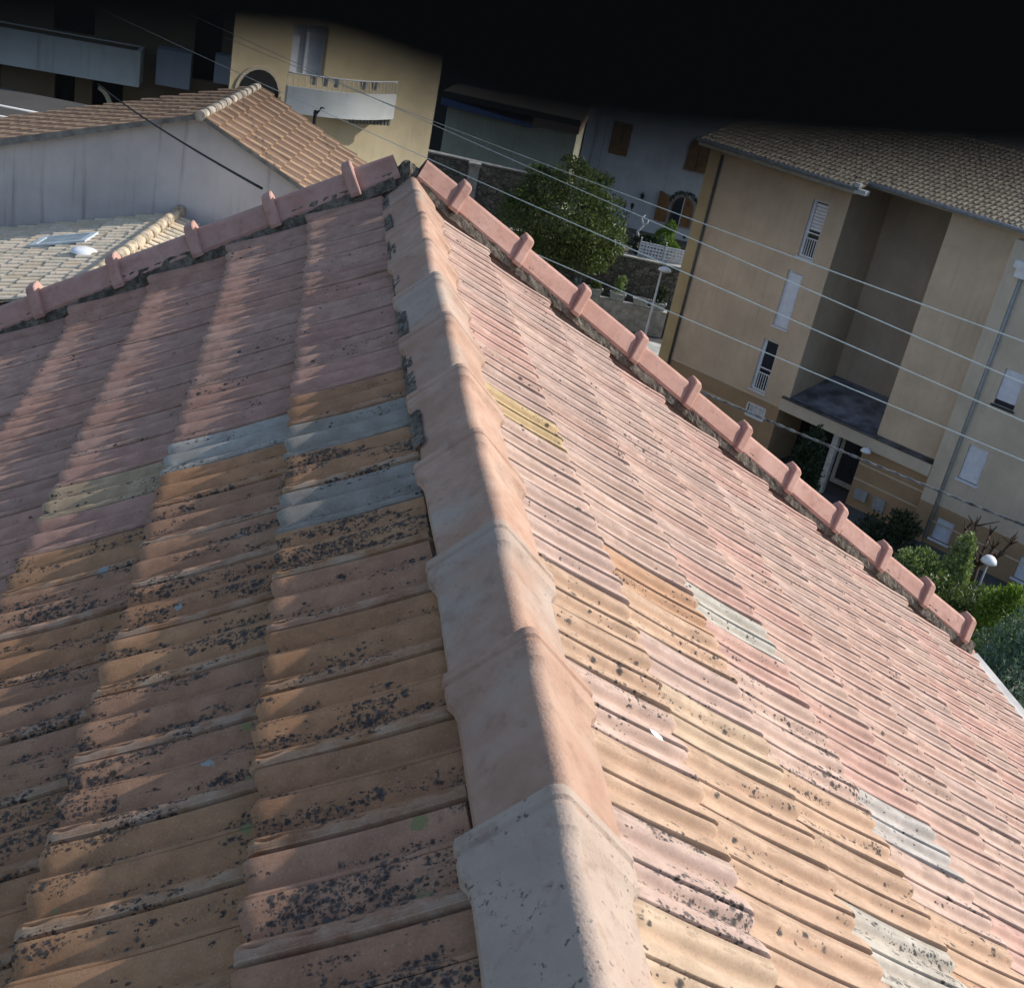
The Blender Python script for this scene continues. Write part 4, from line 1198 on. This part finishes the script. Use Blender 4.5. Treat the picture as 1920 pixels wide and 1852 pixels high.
for i in range(34):
    a = random.uniform(0, 6.28); e = random.uniform(.2, 1.3); l_ = random.uniform(.5, .85); d = Vector((math.cos(a) * math.cos(e), math.sin(a) * math.cos(e), math.sin(e))); s_ = d.cross(Vector((0, 0, 1))).normalized() * .05
    b = Vector((0, 0, .2)); mpt = b + d * l_ * .55; tip = b + d * l_ + Vector((0, 0, -.12)); n0 = len(a_.v)
    a_.v += [tuple(b - s_ * .6), tuple(b + s_ * .6), tuple(mpt + s_), tuple(tip), tuple(mpt - s_)]; a_.f.append((n0, n0 + 1, n0 + 2, n0 + 3, n0 + 4)); a_.sm.append(False)
a_.build("leaves", plain("agave", (.32, .38, .36), .6, .2), ag)

for nm, loc, lab, cat, mat, blobs, n, sz, sd_ in (
    ("conifer_bush", (19.9, 26.8, -16), "light green conifer bush at the left end of the hedge", "bush", LF_PALE, [((0, 0, .8), (.9, .8, .9)), ((-.3, 0, 1.5), (.45, .4, .5)), ((.3, .1, 1.55), (.45, .4, .45)), ((.75, 0, 1.3), (.5, .4, .5))], 5200, .15, 21),
    ("feathery_bush", (20.9, 26.2, -16), "feathery tall bush rising in the middle of the hedge", "bush", LF_PALE, [((0, 0, 1.2), (.55, .5, 1.4)), ((0, 0, 2.5), (.35, .3, .55))], 3000, .16, 22),
    ("flowering_bush", (20.3, 24.7, -16), "dark flower-speckled hedge bush with pale blossoms", "bush", LF_OLIVE, [((0, 0, .9), (1.25, 1.0, 1.2)), ((.5, -.3, 1.4), (.9, .8, .8)), ((-.5, .4, 1.3), (.8, .7, .8))], 6500, .14, 23),
    ("thuja_bush", (20.8, 23.3, -16), "bright green thuja bush on the right of the flowering bush", "bush", LF_BRIGHT, [((0, 0, 1.3), (.8, .7, 1.5)), ((.2, 0, 2.3), (.5, .5, .6))], 5200, .13, 24),
    ("tamarisk_bush", (20.2, 20.9, -16), "blue-green wispy bush at the right edge of the view", "bush", LF_BLUE, [((0, 0, 1.2), (1.6, 1.4, 1.6)), ((.6, .3, 2.4), (1.1, 1.0, 1.2)), ((-.6, -.5, 1.2), (1.1, .9, 1.0)), ((1.4, .2, 2.6), (1.0, .9, 1.0))], 11000, .20, 25),
    ("shaded_bush", (20.4, 30.0, -16), "dark shaded bush against the ochre building pilaster", "bush", LF_DARK, [((0, 0, .8), (1.15, .9, .95)), ((.5, 0, 1.3), (.7, .6, .6)), ((-.6, -.5, .5), (.9, .7, .6)), ((.6, -1.6, .5), (.9, .8, .6))], 5500, .14, 26),
    ("cone_shrub", (17.55, 31.6, -16), "dark green cone-shaped shrub beside the building entrance", "shrub", LF_DARK, [((0, 0, 1.4), (.75, .7, 1.5)), ((0, 0, 2.6), (.6, .55, .9)), ((0, 0, 3.3), (.4, .36, .65))], 5500, .13, 27)):
    p_ = empty(nm, loc); tag(p_, lab, cat)
    trunk(p_, 1.0, .06, 6, sd_, "stem")
    leaves("foliage", mat, p_, blobs, n, sz, 2.6 if mat is not LF_BLUE else 5, sd_, .7, .35)
    if nm == "flowering_bush":
        leaves("blossoms", plain("blossom", (.55, .50, .42), .7), p_, [((0, 0, 1.0), (1.3, 1.05, 1.25)), ((.5, -.3, 1.45), (.95, .85, .85))], 260, .11, 1.2, 31, .5, .92)
# pruned bare tree
bt = empty("bare_tree", (22.3, 27.2, -16)); tag(bt, "dark bare pruned tree in front of the ochre ground floor", "tree")
t_ = MB(); t_.tube([(0, 0, 0), (0, .02, .9), (-.05, 0, 1.6)], [.12, .1, .09], 8); t_.build("trunk", M_BARK, bt)
t_ = MB(); rd_ = random.Random(9)
for i in range(7):
    a = i * .9 + rd_.uniform(-.3, .3); p0 = Vector((-.05, 0, 1.5)); p1 = p0 + Vector((math.cos(a) * .55, math.sin(a) * .45, .25 + rd_.random() * .3)); p2 = p1 + Vector((math.cos(a) * .25, math.sin(a) * .2, .45 + rd_.random() * .25))
    t_.tube([p0, p1, p2], [.07, .055, .035], 6)
    for k in range(4):
        d = Vector((rd_.gauss(0, .22), rd_.gauss(0, .22), .25 + rd_.random() * .25)); t_.tube([p2, p2 + d * .6, p2 + d], [.03, .022, .012], 5)
        d = Vector((rd_.gauss(0, .2), rd_.gauss(0, .2), .2 + rd_.random() * .2)); t_.tube([p1, p1 + d], [.03, .012], 5)
t_.build("branches", M_BARK, bt)
gl_ = empty("garden_lamp", (21.25, 25.3, -16)); tag(gl_, "white dome garden lamp above the hedge", "lamp")
a_ = MB(); a_.tube([(0, 0, 0), (0, 0, 2.55)], .03, 8); a_.build("post", M_GREYMETAL, gl_)
a_ = MB(); a_.lathe([(0, .22), (.14, .19), (.22, .1), (.25, 0), (.1, -.03), (0, -.03)], (0, 0, 2.55), 18); a_.build("dome", M_WHITE, gl_)

# ------------------------------------------------------------------ overhead cables
def cable(a, b, rad, label, mat, sag=.12, ext0=1.0, ext1=.6, twist=False):
    a, b = Vector(a), Vector(b); d = b - a; a2 = a - d * ext0; b2 = b + d * ext1
    pts = []
    for i in range(41):
        t = i / 40; p = a2.lerp(b2, t)
        tt = (t * (1 + ext0 + ext1) - ext0)
        p = p - Vector((0, 0, 1)) * (sag * 4 * tt * (1 - tt) if 0 <= tt <= 1 else sag * 4 * tt * (1 - tt)); pts.append(p)
    o = MB()
    if twist:
        for ph in (0, math.pi):
            q = []
            for i in range(0, 601):
                t = i / 600 * 40; k = min(39, int(t)); p = pts[k].lerp(pts[k + 1], t - k); w_ = i * .55 + ph
                q.append(p + Vector((0, 0, 1)) * rad * math.sin(w_) + Vector((.6, .8, 0)) * rad * math.cos(w_))
            o.tube(q, rad, 5)
    else:
        o.tube(pts, rad, 6)
    tag(o.build("cable", mat), label, "cable", "overhead cables")


cable((1.8, 18.6, -2.49), (6.72, 5.57, -1.63), .0070, "topmost pale overhead cable crossing the ochre facade", M_CABLE, .02)
cable((-.42, 18.7, -2.02), (6.84, 5.49, -2.03), .0070, "second pale overhead cable from the top, passing the tree top", M_CABLE, .02)
cable((-1.05, 18.69, -2.48), (6.95, 5.41, -2.40), .0070, "third pale overhead cable from the top, just clearing the roof apex", M_CABLE, .02)
cable((3.0, 18.45, -4.34), (7.06, 5.34, -2.79), .0070, "lowest of the four plain pale overhead cables", M_CABLE, .02)
cable((5.61, 9.52, -4.12), (7.25, 5.2, -3.44), .009, "twisted dark and white cable across the building entrance", plain("twisted_cable", (.16, .16, .16), .5, .5, 9), .01, 2.5, 1.5, True)
cable((-3.31, 14.49, -2.4), (-.76, 4.69, -1.16), .012, "black cable hanging in front of the grey-pink wall", M_DARK, .03, .35, .0)
